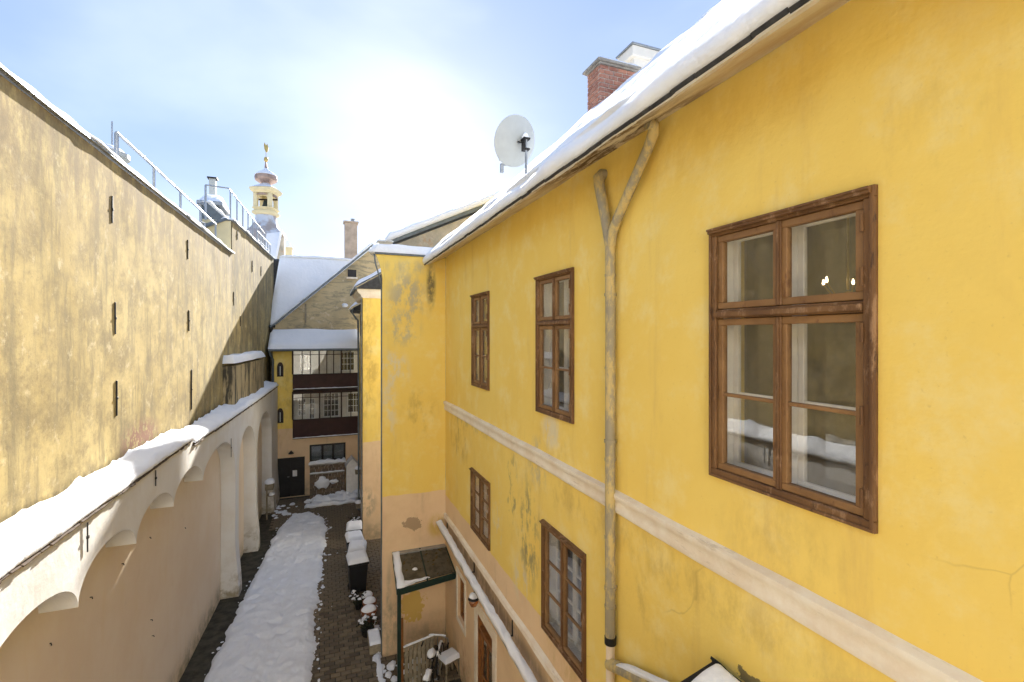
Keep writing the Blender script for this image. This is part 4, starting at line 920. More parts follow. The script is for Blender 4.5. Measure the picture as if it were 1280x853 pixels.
MB().tube([(1.2, FY - .13, 1.85), (1.2, 22.9, 1.85)], .05, 8).build('gutter', 'dark_sheet', r2)
m = MB(); m.prism([(1.38, 23.0, 1.15), (3, 23.0, 1.15), (3, 23.0, 2.2), (1.30, 23.0, 1.28)], (0, 3.0, 0)); r3 = m.build('low_roof', 'slate', fw_)
MB().grid(lambda u, v: (lerp(1.24, 3, u), lerp(22.95, 26.1, v), lerp(1.29, 2.22, u) + .17 * min(1, (min(u * 1.8, v * 3) / .12 + .05)) ** .5), 14, 20).build('snow', 'snow', r3, smooth=True)
MB().tube([(1.30, 23.0, 1.24), (1.26, 23.0, 1.05), (1.42, 23.0, .80), (1.52, 23.05, .7), (1.54, 23.05, -2), (1.55, 23.05, G)], .04, 8).build('downpipe', 'dark_sheet', fw_, smooth='auto')
MB().tube([(1.44, FY + .2, 1.45), (1.44, FY + .2, -3), (1.44, FY + .2, G)], .035, 8).build('downpipe', 'zinc', fw_, smooth='auto')
for yy, zz, lab in ((23.6, onY(450, 586, 23.6).z, 'small snow-capped box fixed high on the far wing wall'), (22.4, onY(451, 628, 22.4).z, 'small snow-capped box low on the far wing wall')):
    x = ip(SW, yy); t = thing('meter_box', (x - .12, yy, zz), lab, 'box'); MB().box(x - .24, x - .004, yy - .16, yy + .16, zz - .22, zz).build('case', 'grey_wood', t, bevel=.008); MB().blob((x - .12, yy, zz), .15, .19, .12, 12, .25).build('snow', 'snow', t, smooth=True)

# ================================================================== gallery house closing the courtyard
GY = 26.2
def q(px, py, dy=0.0): return onY(px, py, GY + dy)
gal = thing('gallery_house', (-.3, GY, G), 'house with two glazed dark brown galleries closing the courtyard', 'house')
gx0, gx1 = q(366, 500).x, q(451, 500).x
zu1, zu0 = q(400, 438).z, q(400, 468.5).z; zp0 = q(400, 485).z; zl1, zl0 = q(400, 491).z, q(400, 524).z; zb0 = q(400, 545).z
dx0, dx1, dz1 = q(345.5, 600).x, q(381, 600).x, q(360, 572.5).z
wx0, wx1, wz0, wz1 = q(387, 560).x, q(432, 560).x, q(400, 577).z, q(400, 555.5).z
gw = [(q(346.3, 480).x, q(354.3, 480).x, q(350, 471).z, q(350, 453).z), (q(346.3, 480).x, q(354.3, 480).x, q(350, 529).z, q(350, 510.5).z)]
XL = -2.25
wall(MB(), lambda u, z: (u, GY, z), None, [(gx0, gx1 + .2, zb0 + .04, zu1 + .02), (dx0, dx1, G, dz1), (wx0, wx1, wz0, wz1)] + gw, G - .05, q(400, 436.5).z + .1, XL, gx1 + .35, .25, .22, (0, -1, 0), .01).build('wall', 'plaster_yellow_gallery', gal, smooth='auto')
MB().box(dx0, dx1, GY + .215, GY + .23, G, dz1).build('backing', 'door_black', gal)
# gallery recess
m = MB(); yb = GY + .86; zt = zu1 + .1
m.quad((gx0 - .1, yb, zb0), (gx1 + .4, yb, zb0), (gx1 + .4, yb, zt), (gx0 - .1, yb, zt)); m.quad((gx0 - .1, GY + .2, zb0), (gx0 - .1, yb, zb0), (gx0 - .1, yb, zt), (gx0 - .1, GY + .2, zt)); m.quad((gx1 + .4, GY + .2, zb0), (gx1 + .4, yb, zb0), (gx1 + .4, yb, zt), (gx1 + .4, GY + .2, zt))
m.build('inner_wall', 'pale_paint', gal)
for zz in (zb0, zp0 - .12, zt): MB().box(gx0 - .1, gx1 + .4, GY + .02, yb, zz - .05, zz).build('gallery_floor', 'dark_wood', gal)
def grid_window(parent, x0, x1, y, z0, z1, nx, nz_, mat='white_wood', glassm='pane_glass', fwid=.05, bar=.025, name='window', back=True, lab=None):
    m = MB(); m.box(x0, x1, y - .03, y + .02, z1 - fwid, z1); m.box(x0, x1, y - .03, y + .02, z0, z0 + fwid); m.box(x0, x0 + fwid, y - .03, y + .02, z0 + fwid, z1 - fwid); m.box(x1 - fwid, x1, y - .03, y + .02, z0 + fwid, z1 - fwid)
    for i in range(1, nx): x = lerp(x0 + fwid, x1 - fwid, i / nx); m.box(x - bar / 2, x + bar / 2, y - .025, y + .015, z0 + fwid, z1 - fwid)
    for j in range(1, nz_):
        z = lerp(z0 + fwid, z1 - fwid, j / nz_)
        for i in range(nx): xa = lerp(x0 + fwid, x1 - fwid, i / nx) + (bar / 2 if i else 0); xb = lerp(x0 + fwid, x1 - fwid, (i + 1) / nx) - (bar / 2 if i < nx - 1 else 0); m.box(xa, xb, y - .022, y + .012, z - bar / 2, z + bar / 2)
    w_ = m.build(name, mat, parent, label=lab)
    for i in range(nx):
        for j in range(nz_):
            xa, xb = lerp(x0 + fwid, x1 - fwid, i / nx), lerp(x0 + fwid, x1 - fwid, (i + 1) / nx); za, zb = lerp(z0 + fwid, z1 - fwid, j / nz_), lerp(z0 + fwid, z1 - fwid, (j + 1) / nz_)
            MB().box(xa, xb, y - .004, y, za, zb).build('pane', glassm, w_)
    if back: MB().box(x0 + .01, x1 - .01, y + .022, y + .03, z0 + .01, z1 - .01).build('dark_room', 'dark_sheet' if back == 1 else 'door_black', w_)
    return w_
iy = yb - .04
def iq(px): return onY(px, 470, iy).x
for (a, b, za, zb, nx, nn) in ((iq(424.5), iq(443.5), zu0 + .1, zu1 - .10, 4, 3), (iq(404), iq(424), zl0 - .05, zl1 - .12, 4, 4), (iq(434), iq(449.5), zl0 + .1, zl1 - .15, 4, 3), (iq(372), iq(383), zl0 + .1, zl1 - .35, 3, 3), (iq(386), iq(394), zl0 - .1, zl1 - .35, 2, 4), (iq(374), iq(390), zu0 + .15, zu1 - .2, 3, 2)):
    grid_window(gal, a, b, iy, za, zb, nx, nn, back=2)
# gallery fronts: parapet panels, posts, panes
for (z0, z1, g1) in ((zp0, zu0, zu1), (zb0, zl0, zl1)):
    m = MB(); m.box(gx0, gx1 + .15, GY - .10, GY - .03, z0, z1); par = m.build('parapet', 'dark_maroon', gal, bevel=.008)
    MB().box(gx0, gx1 + .15, GY - .125, GY - .02, z1 + .001, z1 + .05).build('sill', 'dark_wood', par)
    n = 9
    for i in range(n):
        x = lerp(gx0, gx1 + .1, (i + .5) / n); MB().box(x - .17, x + .17, GY - .108, GY - .1005, z0 + .05, z1 - .04).build('board', 'dark_maroon', par, bevel=.003)
    MB().box(gx0, gx1 + .15, GY - .13, GY - .02, z0 - .055, z0 - .002).build('beam', 'dark_wood', par)
    MB().strip([(lerp(gx0, gx1 + .1, i / 50), GY - .14, z0 - .02) for i in range(51)], (0, 1, 0), .07, .035, amp=.5, fr=4).build('snow', 'snow', par, smooth=True)
    pxs = (366, 377.7, 388, 399, 408.5, 417, 426.5, 437.5, 450) if g1 == zu1 else (366, 378, 388.5, 399.5, 413, 426.7, 438.5, 450)
    xs = [q(p, 480).x for p in pxs]
    hd = MB().box(gx0 - .03, gx1 + .15, GY - .10, GY - .02, g1 - .02, g1 + (.10 if g1 == zl1 else .05)).build('head_beam', 'dark_wood', gal)
    for i, x in enumerate(xs):
        wd = .035 if i in (0, 3, len(xs) - 1, len(xs) - 3) else .020
        MB().box(x - wd, x + wd, GY - .095, GY - .035, z1 + .05, g1 - .02).build('post', 'dark_wood', gal)
    for a, b in zip(xs, xs[1:]):
        zc = g1 - .22
        for za, zb in ((z1 + .05, zc - .015), (zc + .015, g1 - .02)): MB().box(a + .022, b - .022, GY - .066, GY - .062, za, zb).build('pane', 'gallery_glass', gal)
        MB().box(a + .02, b - .02, GY - .08, GY - .05, zc - .015, zc + .015).build('glazing_bar', 'dark_wood', gal)
# pointed windows
for x0, x1, z0, z1 in gw:
    xm = (x0 + x1) / 2
    def arc(s):
        pts = [(xm - s * (xm - x0), z0 + (1 - s) * .1), (xm + s * (x1 - xm), z0 + (1 - s) * .1)]
        pts += [(xm + s * (x1 - xm) * math.cos(t) ** .8, lerp(z0, z1, .62) + s * (z1 - z0) * .38 * math.sin(t) ** 1.15) for t in [math.pi / 2 * i / 6 for i in range(7)]]
        pts += [(xm - s * (x1 - xm) * math.cos(t) ** .8, lerp(z0, z1, .62) + s * (z1 - z0) * .38 * math.sin(t) ** 1.15) for t in [math.pi / 2 * i / 6 for i in range(5, -1, -1)]]
        return pts
    m = MB(); m.box(x0 - .01, x1 + .01, GY + .06, GY + .09, z0 - .01, z1 + .01); spd = m.build('pointed_window', 'plaster_yellow_gallery', gal)
    o1, i1 = arc(1.0), arc(.66)
    m = MB(); n = len(o1)
    m.prism([(a, GY + .055, b) for a, b in o1], (0, -.08, 0)); m.build('frame', 'dark_wood', spd)
    MB().prism([(a, GY - .026, b) for a, b in i1], (0, -.006, 0)).build('pane', 'door_black', spd)
    MB().box(xm - .012, xm + .012, GY - .04, GY - .0325, z0 + .06, z1 - .2).build('glazing_bar', 'white_wood', spd)
    m = MB()                                  # fill the square hole around the point so the wall reads pointed
    for s in (-1, 1):
        xe = x0 - .002 if s < 0 else x1 + .002
        arcp = [(xm + s * (x1 - xm) * math.cos(t) ** .8, lerp(z0, z1, .62) + (z1 - z0) * .38 * math.sin(t) ** 1.15) for t in [math.pi / 2 * i / 6 for i in range(7)]]
        m.prism([(a, GY + .05, b) for a, b in arcp] + [(xe, GY + .05, z1 + .002), (xe, GY + .05, lerp(z0, z1, .62))], (0, -.05, 0))
    m.build('spandrel', 'plaster_yellow_gallery', spd)
# double door with a sheet of paper
d_ = MB(); d_.box(dx0, dx1, GY + .02, GY + .10, dz1 - .06, dz1); d_.box(dx0, dx0 + .05, GY + .02, GY + .10, G, dz1 - .06); d_.box(dx1 - .05, dx1, GY + .02, GY + .10, G, dz1 - .06); gd = d_.build('door', 'door_black', gal, label='black double door with a white notice')
xm = (dx0 + dx1) / 2
for a, b in ((dx0 + .055, xm - .006), (xm + .006, dx1 - .055)):
    m = MB(); m.box(a, b, GY + .045, GY + .09, G + .01, dz1 - .065)
    for za, zb in ((G + .12, G + .72), (G + .82, G + 1.35), (G + 1.45, dz1 - .18)): m.box(a + .09, b - .09, GY + .028, GY + .0445, za, zb)
    m.build('door_leaf', 'door_black', gd, bevel=.006)
MB().tube([(xm - .06, GY + .02, G + 1.0), (xm - .16, GY + .02, G + 1.0)], .012, 8).build('handle', 'zinc', gd)
pc = q(368.5, 592); MB().box(pc.x - .1, pc.x + .1, GY + .022, GY + .026, pc.z - .15, pc.z + .15).build('notice', 'paper', gd)
grid_window(gal, wx0, wx1, GY + .06, wz0, wz1, 3, 1, 'door_black', 'pane_glass', .09, .10, 'window', 1, 'dark three-pane window over the stone trough')
# roof, gutter, downpipe
er = q(448, 436); m = MB(); m.prism([(XL - .15, GY - .35, er.z + .02), (XL - .15, 27.1, er.z + .85), (XL - .15, 27.1, er.z + .75), (XL - .15, GY - .35, er.z - .05)], (gx1 + .1 - XL, 0, 0)); grf = m.build('roof', 'slate', gal)
def gsn(u, v):
    x = lerp(XL - .2, gx1 - .02, u); y = lerp(GY - .40, 27.05, v); e = min(1, min(u * 4, (1 - u) * 4, v * 1.3) / .14 + .04) ** .5
    return (x, y, er.z + .02 + .83 * (y - GY + .35) / 1.25 + (.2 + .05 * nz(x, y, 0, 1.1)) * e)
MB().grid(gsn, 50, 22).build('snow', 'snow', grf, smooth=True)
MB().tube([(XL - .15, GY - .38, er.z - .03), (gx1 + .1, GY - .38, er.z - .03)], .06, 10).build('gutter', 'dark_sheet', grf, smooth='auto')
px_ = q(341.5, 500).x; MB().tube([(px_ - .15, GY - .36, er.z - .05), (px_ - .1, GY - .3, er.z - .25), (px_, GY - .12, er.z - .5), (px_, GY - .1, -5), (px_, GY - .1, G)], .05, 10).build('downpipe', 'dark_sheet', gal, smooth='auto')
MB().lathe([(.03, .1), (.12, 0), (.13, -.03), (.05, -.05)], (q(364, 566).x, GY - .12, q(364, 566).z), 14).build('door_lamp', 'black_iron', gal, smooth='auto')
MB().tube([(q(364, 566).x, GY + .02, q(364, 566).z + .1), (q(364, 566).x, GY - .12, q(364, 566).z + .1)], .015, 6).build('lamp_arm', 'black_iron', gal)

# rubble planter wall with snow, and the white little shed
TY = 25.35
tx0, tx1 = onY(387, 600, TY).x, onY(431, 600, TY).x; tz1 = onY(400, 581, TY).z
tr_ = thing('stone_trough', ((tx0 + tx1) / 2, TY, G), 'raised rubble stone bed with snow on its rim below the dark window', 'planter')
MB().box(tx0 + .06, tx1 - .02, TY + .05, GY - .02, G, tz1 - .1).build('core', 'mortar', tr_)
rd = random.Random(21); z = G
while z < tz1 - .1:
    h = rd.uniform(.09, .15); x = tx0
    while x < tx1 - .05:
        w2 = min(rd.uniform(.14, .36), tx1 - x)
        MB().box(x + .008, x + w2 - .008, TY - rd.uniform(0, .03), TY + .06, z + .006, min(z + h - .006, tz1)).build('stone', 'stone_rubble', tr_, bevel=.012); x += w2
    z += h
MB().box(tx0 - .03, tx1 + .03, TY - .08, TY + .12, tz1 - .03, tz1 + .05).build('rim', 'concrete', tr_, bevel=.01)
MB().box(tx0, tx1, TY - .06, TY - .031, tz1 - .46, tz1 - .40).build('ledge', 'concrete', tr_)
m = MB(); m.strip([(lerp(tx0 - .05, tx1 + .05, i / 40), TY + .02, tz1 + .04) for i in range(41)], (0, 1, 0), .26, .15, amp=.6, fr=3); m.strip([(lerp(tx0, tx1, i / 40), TY - .05, tz1 - .405) for i in range(41)], (0, 1, 0), .07, .05, amp=.6, fr=4)
m.build('snow', 'snow', tr_, smooth=True)
sx0, sx1 = onY(433, 600, 25.3).x, onY(447.5, 600, 25.3).x; sz1, sz2 = onY(440, 583, 25.3).z, onY(438, 574.5, 25.3).z
shd = thing('white_shed', ((sx0 + sx1) / 2, 25.3, G), 'small white gabled wooden shed against the far wing', 'shed')
xm = (sx0 + sx1) / 2
MB().prism([(sx0, 25.3, G), (sx1, 25.3, G), (sx1, 25.3, sz1), (xm, 25.3, sz2), (sx0, 25.3, sz1)], (0, .7, 0)).build('body', 'white_wood', shd)
for a, b in ((Vector((sx0 - .05, 25.65, sz1 - .02)), Vector((xm, 25.65, sz2 + .03))), (Vector((sx1 + .05, 25.65, sz1 - .02)), Vector((xm, 25.65, sz2 + .03)))): MB().bar(a, b, .82, .03, (0, 0, 1)).build('roof_board', 'white_wood', shd)
for i in range(4): x = lerp(sx0 + .02, sx1 - .02, (i + .5) / 4); MB().box(x - .065, x + .065, 25.283, 25.2985, G + .03, sz1 - .02).build('board', 'white_wood', shd, bevel=.003)
# snow heaps in front of the trough
hp = MB(); rd = random.Random(31)
for i in range(30):
    x = lerp(tx0 - .1, sx1 + .1, rd.random()); s = rd.uniform(.10, .22); hp.blob((x, 25.0 + rd.uniform(-.12, .12), G + .02), s * 1.3, s, s * 1.3, 12, .5, 1.6, i)
hp.strip([(lerp(tx0 - .2, sx1 - .1, i / 50), 24.35 + .08 * nz(i, 0, 0, .2), G - .01) for i in range(51)], (0, 1, 0), .32, .13, amp=.7, fr=2)
hp.strip([(lerp(tx0 + .1, sx1, i / 50), 24.75 + .05 * nz(i, 5, 0, .3), G - .01) for i in range(51)], (0, 1, 0), .24, .24, amp=.8, fr=2.5)
o = hp.build('snow_heap', 'snow', smooth=True); tag(o, 'lumpy heaps of snow piled before the stone bed', 'snow'); stuff(o)
hp = MB(); p_ = onY(403, 601, TY - .1); hp.blob((p_.x, TY - .12, p_.z - .12), .34, .12, .28, 14, .5, 1.6, 5, False); hp.blob((p_.x + .5, TY - .1, p_.z - .1), .22, .09, .10, 12, .5, 1.6, 8, False); o = hp.build('snow_clump', 'snow', smooth=True); tag(o, 'clump of snow clinging to the face of the stone bed', 'snow')
# small box with snow on the left pier
lb = thing('letter_box', (-2.1, 23.4, G), 'small wooden box with a snow cap on the last pier of the arcade', 'box')
pz = onY(331, 605, 23.2).z
MB().box(-2.30, -1.98, 23.1, 23.6, pz - .28, pz).build('case', 'grey_wood', lb, bevel=.01); MB().blob((-2.12, 23.35, pz), .22, .32, .16, 14, .25).build('snow', 'snow', lb, smooth=True); MB().bar((-2.25, 23.35, pz - .28), (-2.25, 23.35, G), .06, .06, (1, 0, 0)).build('post', 'grey_wood', lb)
MB().blob((-2.05, 23.3, pz - .52), .12, .2, .1, 12, .3, 1.5, 2).build('snow', 'snow', lb, smooth=True)
MB().box(-2.24, -1.95, 23.1, 23.5, pz - .55, pz - .52).build('shelf', 'grey_wood', lb)

# ================================================================== gabled house behind the gallery
BY = 27.15
def b_(px, py, dy=0.0): return onY(px, py, BY + dy)
gh = thing('gable_house', (0, BY + 1.5, G), 'house with weathered plaster gable and steep snow roof behind the gallery', 'house')
lo_, apx = b_(341, 407), b_(466, 307)
rx_end = apx.x + 4.5
MB().prism([(lo_.x, BY, lo_.z - .1), (apx.x, BY, apx.z - .1), (rx_end, BY, lo_.z), (rx_end, BY, G), (lo_.x, BY, G)], (0, .4, 0)).build('gable_wall', 'gable_plaster', gh)
vg = MB(); vg.bar((lo_.x - .1, BY - .10, lo_.z - .08), (apx.x, BY - .10, apx.z), .30, .10); vg.build('verge_board', 'dark_sheet', gh)
vg = MB(); vg.bar((rx_end, BY - .10, lo_.z + .1), (apx.x, BY - .10, apx.z), .30, .10); vg.build('verge_board', 'dark_sheet', gh)
MB().strip([Vector((lo_.x - .05, BY - .05, lo_.z - .01)).lerp(Vector((apx.x, BY - .05, apx.z + .06)), i / 60) for i in range(61)], (0, 1, 0), .45, .12, amp=.25, fr=1.5).build('verge_snow', 'snow', gh, smooth=True)
RY = 29.25; rl, rr = onY(352, 322, RY), onY(470, 324, RY)
rfp = [(lo_.x - .25, BY + .3, lo_.z - .15), (apx.x + 1.2, BY + .3, lo_.z - .15), (rr.x + .6, RY, rl.z - .05), (rl.x - .1, RY, rl.z - .05)]
m = MB(); m.prism(rfp, (0, .12, -.1)); ghr = m.build('roof', 'slate', gh)
MB().prism([(lo_.x - .25, RY, rl.z - .1), (apx.x + 1.2, RY, rl.z - .1), (apx.x + 1.2, RY + 2.4, .5), (lo_.x - .25, RY + 2.4, .5)], (0, -.12, -.1)).build('rear_roof', 'slate', gh)
A, B, C, D = [Vector(p) for p in rfp]; nrm = (B - A).cross(D - A).normalized()
if nrm.z < 0: nrm = -nrm
def ghs(u, v):
    p = A.lerp(B, u).lerp(D.lerp(C, u), v); e = min(1, min(u * 3, (1 - u) * 3, v * 3, (1 - v) * 6 + .3) / .12 + .05) ** .5
    return p + nrm * ((.16 + .03 * nz(p.x, p.z, 0, 1.3)) * e)
MB().grid(ghs, 60, 40).build('snow', 'snow', ghr, smooth=True)
MB().strip([(lerp(rl.x - .1, rr.x + .6, i / 60), RY + .05, rl.z) for i in range(61)], (0, 1, 0), .5, .15, amp=.25, fr=1.2).build('ridge_snow', 'snow', ghr, smooth=True)
MB().box(lo_.x - .25, lo_.x + .1, BY + .42, RY + 2.4, G, lo_.z - .2).build('side_wall', 'gable_plaster', gh); MB().box(lo_.x + .1, rx_end, RY + 2.0, RY + 2.3, G, .5).build('rear_wall', 'gable_plaster', gh)
v0 = b_(440, 342); m = MB(); m.box(v0.x - .22, v0.x + .22, BY - .03, BY - .002, v0.z - .2, v0.z + .2); vw = m.build('vent', 'door_black', gh); MB().box(v0.x - .28, v0.x + .28, BY - .14, BY - .002, v0.z - .30, v0.z - .21).build('sill', 'moulding_white', vw)
v1 = b_(431, 382); MB().blob((v1.x, BY - .02, v1.z), .15, .12, .12, 10, .3, 1.5, 1, False).build('snow', 'snow', gh, smooth=True)
v2 = b_(382, 392); MB().box(v2.x - .04, v2.x + .04, BY - .05, BY - .002, v2.z - .5, v2.z + .5).build('lath', 'grey_wood', gh)
m = MB(); m.tube([(lo_.x - .28, BY - .15, lo_.z - .05), (lo_.x + .12, BY - .15, lo_.z - .05)], .07, 8); m.tube([(lo_.x - .05, BY - .15, lo_.z - .05), (lo_.x - .05, BY - .15, lo_.z - 1.2)], .05, 8); m.build('gutter_end', 'black_iron', gh)
c_ = onY(438.5, 300, 29.6); ct = onY(438, 280, 29.6).z
tc = thing('tall_chimney', (c_.x, 29.6, 4.0), 'tall slim rendered chimney above the gabled snow roof', 'chimney')
MB().box(c_.x - .35, c_.x + .35, 29.3, 29.9, 3.0, ct).build('stack', 'chimney_render', tc, bevel=.015)
MB().box(c_.x - .42, c_.x + .42, 29.22, 29.98, ct + .001, ct + .09).build('cap', 'chimney_render', tc, bevel=.015)
MB().lathe([(.1, 0), (.1, .16), (.13, .17), (.13, .2), (.08, .2)], (c_.x + .1, 29.6, ct + .09), 12).build('flue', 'zinc', tc, smooth='auto')
MB().blob((c_.x - .1, 29.6, ct + .09), .25, .3, .07, 12, .3).build('snow', 'snow', tc, smooth=True)

# house whose pale gable shows above the wing
HY = 16.1
def h_(px, py): return onY(px, py, HY)
ph = thing('pale_gable_house', (5, HY + 1, G), 'house with pale stained gable and snowy verge rising above the wing', 'house')
p0, p1 = h_(476, 305), h_(632, 246); dsl = (p1 - p0) / (p1.x - p0.x); ap = p0 + dsl * 6.5
MB().prism([(p0.x + .35, HY, 1.0), (p0.x + .35, HY, p0.z - .05), (ap.x, HY, ap.z - .2), (ap.x + 5, HY, ap.z - 2.5), (ap.x + 5, HY, 1.0)], (0, 1.2, 0)).build('gable_wall', 'gable_pale', ph)
MB().box(p0.x + .38, ap.x + 4.9, HY + .02, HY + 1.18, G, 1.0).build('lower_wall', 'gable_pale', ph)
MB().bar(p0 + Vector((0, .35, -.06)), ap + Vector((0, .35, -.06)), 1.1, .14).build('roof', 'dark_sheet', ph)
MB().strip([(p0 + Vector((.1, .05, .02))).lerp(ap + Vector((0, .05, .02)), i / 80) for i in range(81)], (0, 1, 0), .7, .26, amp=.18, fr=1.2, p=.45).build('snow', 'snow', ph, smooth=True)
e_ = h_(481, 306); m = MB(); m.box(e_.x - .27, e_.x + .22, HY - .28, HY + .5, e_.z - .25, e_.z + .06); m.build('eave_box', 'gable_pale', ph, bevel=.03)
MB().strip([(e_.x - .25 + .5 * i / 12, HY + .05, e_.z + .06) for i in range(13)], (0, 1, 0), .6, .10, amp=.2).build('eave_snow', 'snow', ph, smooth=True)

# ================================================================== LEFT: low arcaded wall with snow coping
FP = [(-9, -3.12), (6, -2.88), (13, -2.72), (17.2, -2.47), (20.4, -2.31), (26.2, -2.05)]
UP = [(-9, -3.60), (7, -3.3), (12, -3.17), (19.47, -2.98), (28.5, -2.42)]
aw = thing('arcade_wall', (-2.8, 10, G), 'low whitewashed courtyard wall with blind arches and snow on its coping', 'wall')
ZA, ZB, YJ = -2.36, -2.50, 12.75
def ztop(y): return ZA if y < YJ else ZB
# arches: (y0, y1, z spring at y0, z apex, z spring at y1)
AR = [(-4.0, -2.1, -3.4, -2.93, -3.4), (-2.1, -.15, -3.4, -2.93, -3.4), (-.15, 1.8, -3.4, -2.93, -3.4), (1.8, 3.75, -3.4, -2.93, -3.4), (3.75, 5.65, -3.4, -2.93, -3.4), (5.65, 7.59, -3.40, -2.92, -3.40), (7.59, 9.45, -3.38, -2.90, -3.36), (9.45, 11.37, -3.36, -2.91, -3.40),
      (11.37, 13.57, -3.40, -2.94, -3.50), (13.57, 16.85, -3.50, -2.97, -4.1), (17.3, 20.15, -4.3, -3.12, -4.3), (20.55, 24.2, -4.3, -3.17, -4.5)]
PIERS = [(16.85, 17.3), (20.15, 20.55), (24.2, 26.19)]
DEP = .40
def fx(y, z=-3): return ip(FP, y) + .012 * nz(y, z, 0, .8) + (.09 * sst(-6.2, -7.9, z) if y > 16 else 0)
fr_ = MB(); it_ = MB()
def zl(y, a):
    y0, y1, s0, za, s1 = a; t = (y - y0) / (y1 - y0) * 2 - 1; s = s0 if t < 0 else s1
    return s + (za - s) * math.sqrt(max(0, 1 - t * t))
def col_(ya, yb, za0, zb0):
    zta, ztb = ztop((ya + yb) / 2), ztop((ya + yb) / 2); n = 4
    for k in range(n):
        p = [(ya, lerp(za0, zta, k / n)), (yb, lerp(zb0, ztb, k / n)), (yb, lerp(zb0, ztb, (k + 1) / n)), (ya, lerp(za0, zta, (k + 1) / n))]
        fr_.quad(*[(fx(y, z), y, z) for y, z in p])
for a in AR:
    N = 26
    ys = sorted(set([lerp(a[0], a[1], .5 - .5 * math.cos(math.pi * i / N)) for i in range(N + 1)] + ([YJ] if a[0] < YJ < a[1] else [])))
    for ya, yb in zip(ys, ys[1:]):
        z_a, z_b = zl(ya, a), zl(yb, a); col_(ya, yb, z_a, z_b)
        it_.quad((fx(ya, z_a), ya, z_a), (fx(yb, z_b), yb, z_b), (fx(yb, z_b) - DEP, yb, z_b), (fx(ya, z_a) - DEP, ya, z_a))
fr_.quad(*[(fx(YJ), YJ, ZB), (fx(YJ), YJ, ZA), (fx(YJ) - .5, YJ, ZA), (fx(YJ) - .5, YJ, ZB)])
for ya, yb in PIERS:
    za = zl(ya, next((a for a in AR if abs(a[1] - ya) < .01), AR[-1])); n = 14
    sa = [a for a in AR if abs(a[1] - ya) < .01]; sb_ = [a for a in AR if abs(a[0] - yb) < .01]
    z0a = sa[0][4] if sa else -3.5; z0b = sb_[0][2] if sb_ else -3.5
    zs = [lerp(G - .05, ZB, k / 20) for k in range(21)]
    ys = [lerp(ya, yb, k / 4) for k in range(5)]
    for z0, z1 in zip(zs, zs[1:]):
        for y0, y1 in zip(ys, ys[1:]): fr_.quad((fx(y0, z0), y0, z0), (fx(y1, z0), y1, z0), (fx(y1, z1), y1, z1), (fx(y0, z1), y0, z1))
        if z0 < z0a: fr_.quad((fx(ya, z0), ya, z0), (fx(ya, min(z1, z0a)), ya, min(z1, z0a)), (fx(ya) - DEP, ya, min(z1, z0a)), (fx(ya) - DEP, ya, z0))
        if z0 < z0b: fr_.quad((fx(yb, z0), yb, z0), (fx(yb, min(z1, z0b)), yb, min(z1, z0b)), (fx(yb) - DEP, yb, min(z1, z0b)), (fx(yb) - DEP, yb, z0))
fr_.build('arcade_front', 'whitewash', aw, smooth='auto'); it_.build('arch_soffit', 'whitewash', aw, smooth='auto')
m = MB(); m.grid(lambda u, v: (lambda y, z: (ip(FP, y) - DEP + .004 + .03 * nz(y, z, 3, .5), y, z))(lerp(-9, 26.2, u), lerp(G - .05, -2.6, v)), 150, 26); m.build('recessed_wall', 'peach_plaster', aw, smooth=True)
m = MB()
for (ya, yb, z) in ((-9, YJ, ZA), (YJ, 26.2, ZB)): m.grid(lambda u, v: (lerp(fx(lerp(ya, yb, u)) + .0, ip(UP, lerp(ya, yb, u)) - .05, v), lerp(ya, yb, u), z + .12 * v), 60, 2)
m.build('coping_bed', 'concrete', aw)
# coping tiles: each tile its own piece
tm = MB().box(-.14, .14, -.082, .082, -.009, .009).build('coping_tile', 'tile_clay', aw, bevel=.005, local=True); ft_ = True
y = 4.2
while y < 25.6:
    z = ztop(y); sl_ = .26
    o = tm if ft_ else share(tm, 'coping_tile', aw, (0, 0, 0)); ft_ = False
    o.location = Vector((fx(y) - .085 + random.uniform(-.012, .012), y, z + .062 + random.uniform(-.006, .006))) - aw.location; o.rotation_euler = (random.uniform(-.05, .05), .30, -.03)
    y += .172
# snow on the coping
def cop(ya, yb, zb, h, seed):
    def f(u, v):
        y = lerp(ya, yb, u); x0 = fx(y) + .035 + .02 * nz(y, seed, 0, 2.5) + .012 * nz(y, seed, 5, 8); x1 = ip(UP, y) + .05
        pr = [(0, .0), (.015, .03), (.01, .07), (-.03, .12)]
        k = v * 16
        hh = h * (1 + .28 * fbm(y * .8, seed, 1, 3))
        ee = min(1, min(u * (yb - ya), (1 - u) * (yb - ya)) / .12 + .1) ** .5
        if k < 4: a = pr[int(k)]; return (x0 + a[0], y, zb + .055 + a[1] * (hh / .16) * ee)
        t = (k - 4) / 12; x = lerp(x0 - .05, x1, t)
        z = zb + .055 + (hh * (.9 + .35 * math.sin(t * math.pi * .6)) + .05 * t + .03 * fbm(x * 3, y * 1.6, seed, 3)) * ee
        z += max(0, fbm(y * 2.3, seed, 9, 3)) * .12 * t ** 4
        return (x, y, z)
    return f
m = MB(); m.grid(cop(-9, YJ, ZA, .16, 3), 330, 16); m.build('snow', 'snow', aw, smooth=True)
m = MB(); m.grid(cop(YJ + .02, 26.15, ZB, .15, 8), 200, 16); m.build('snow', 'snow', aw, smooth=True)
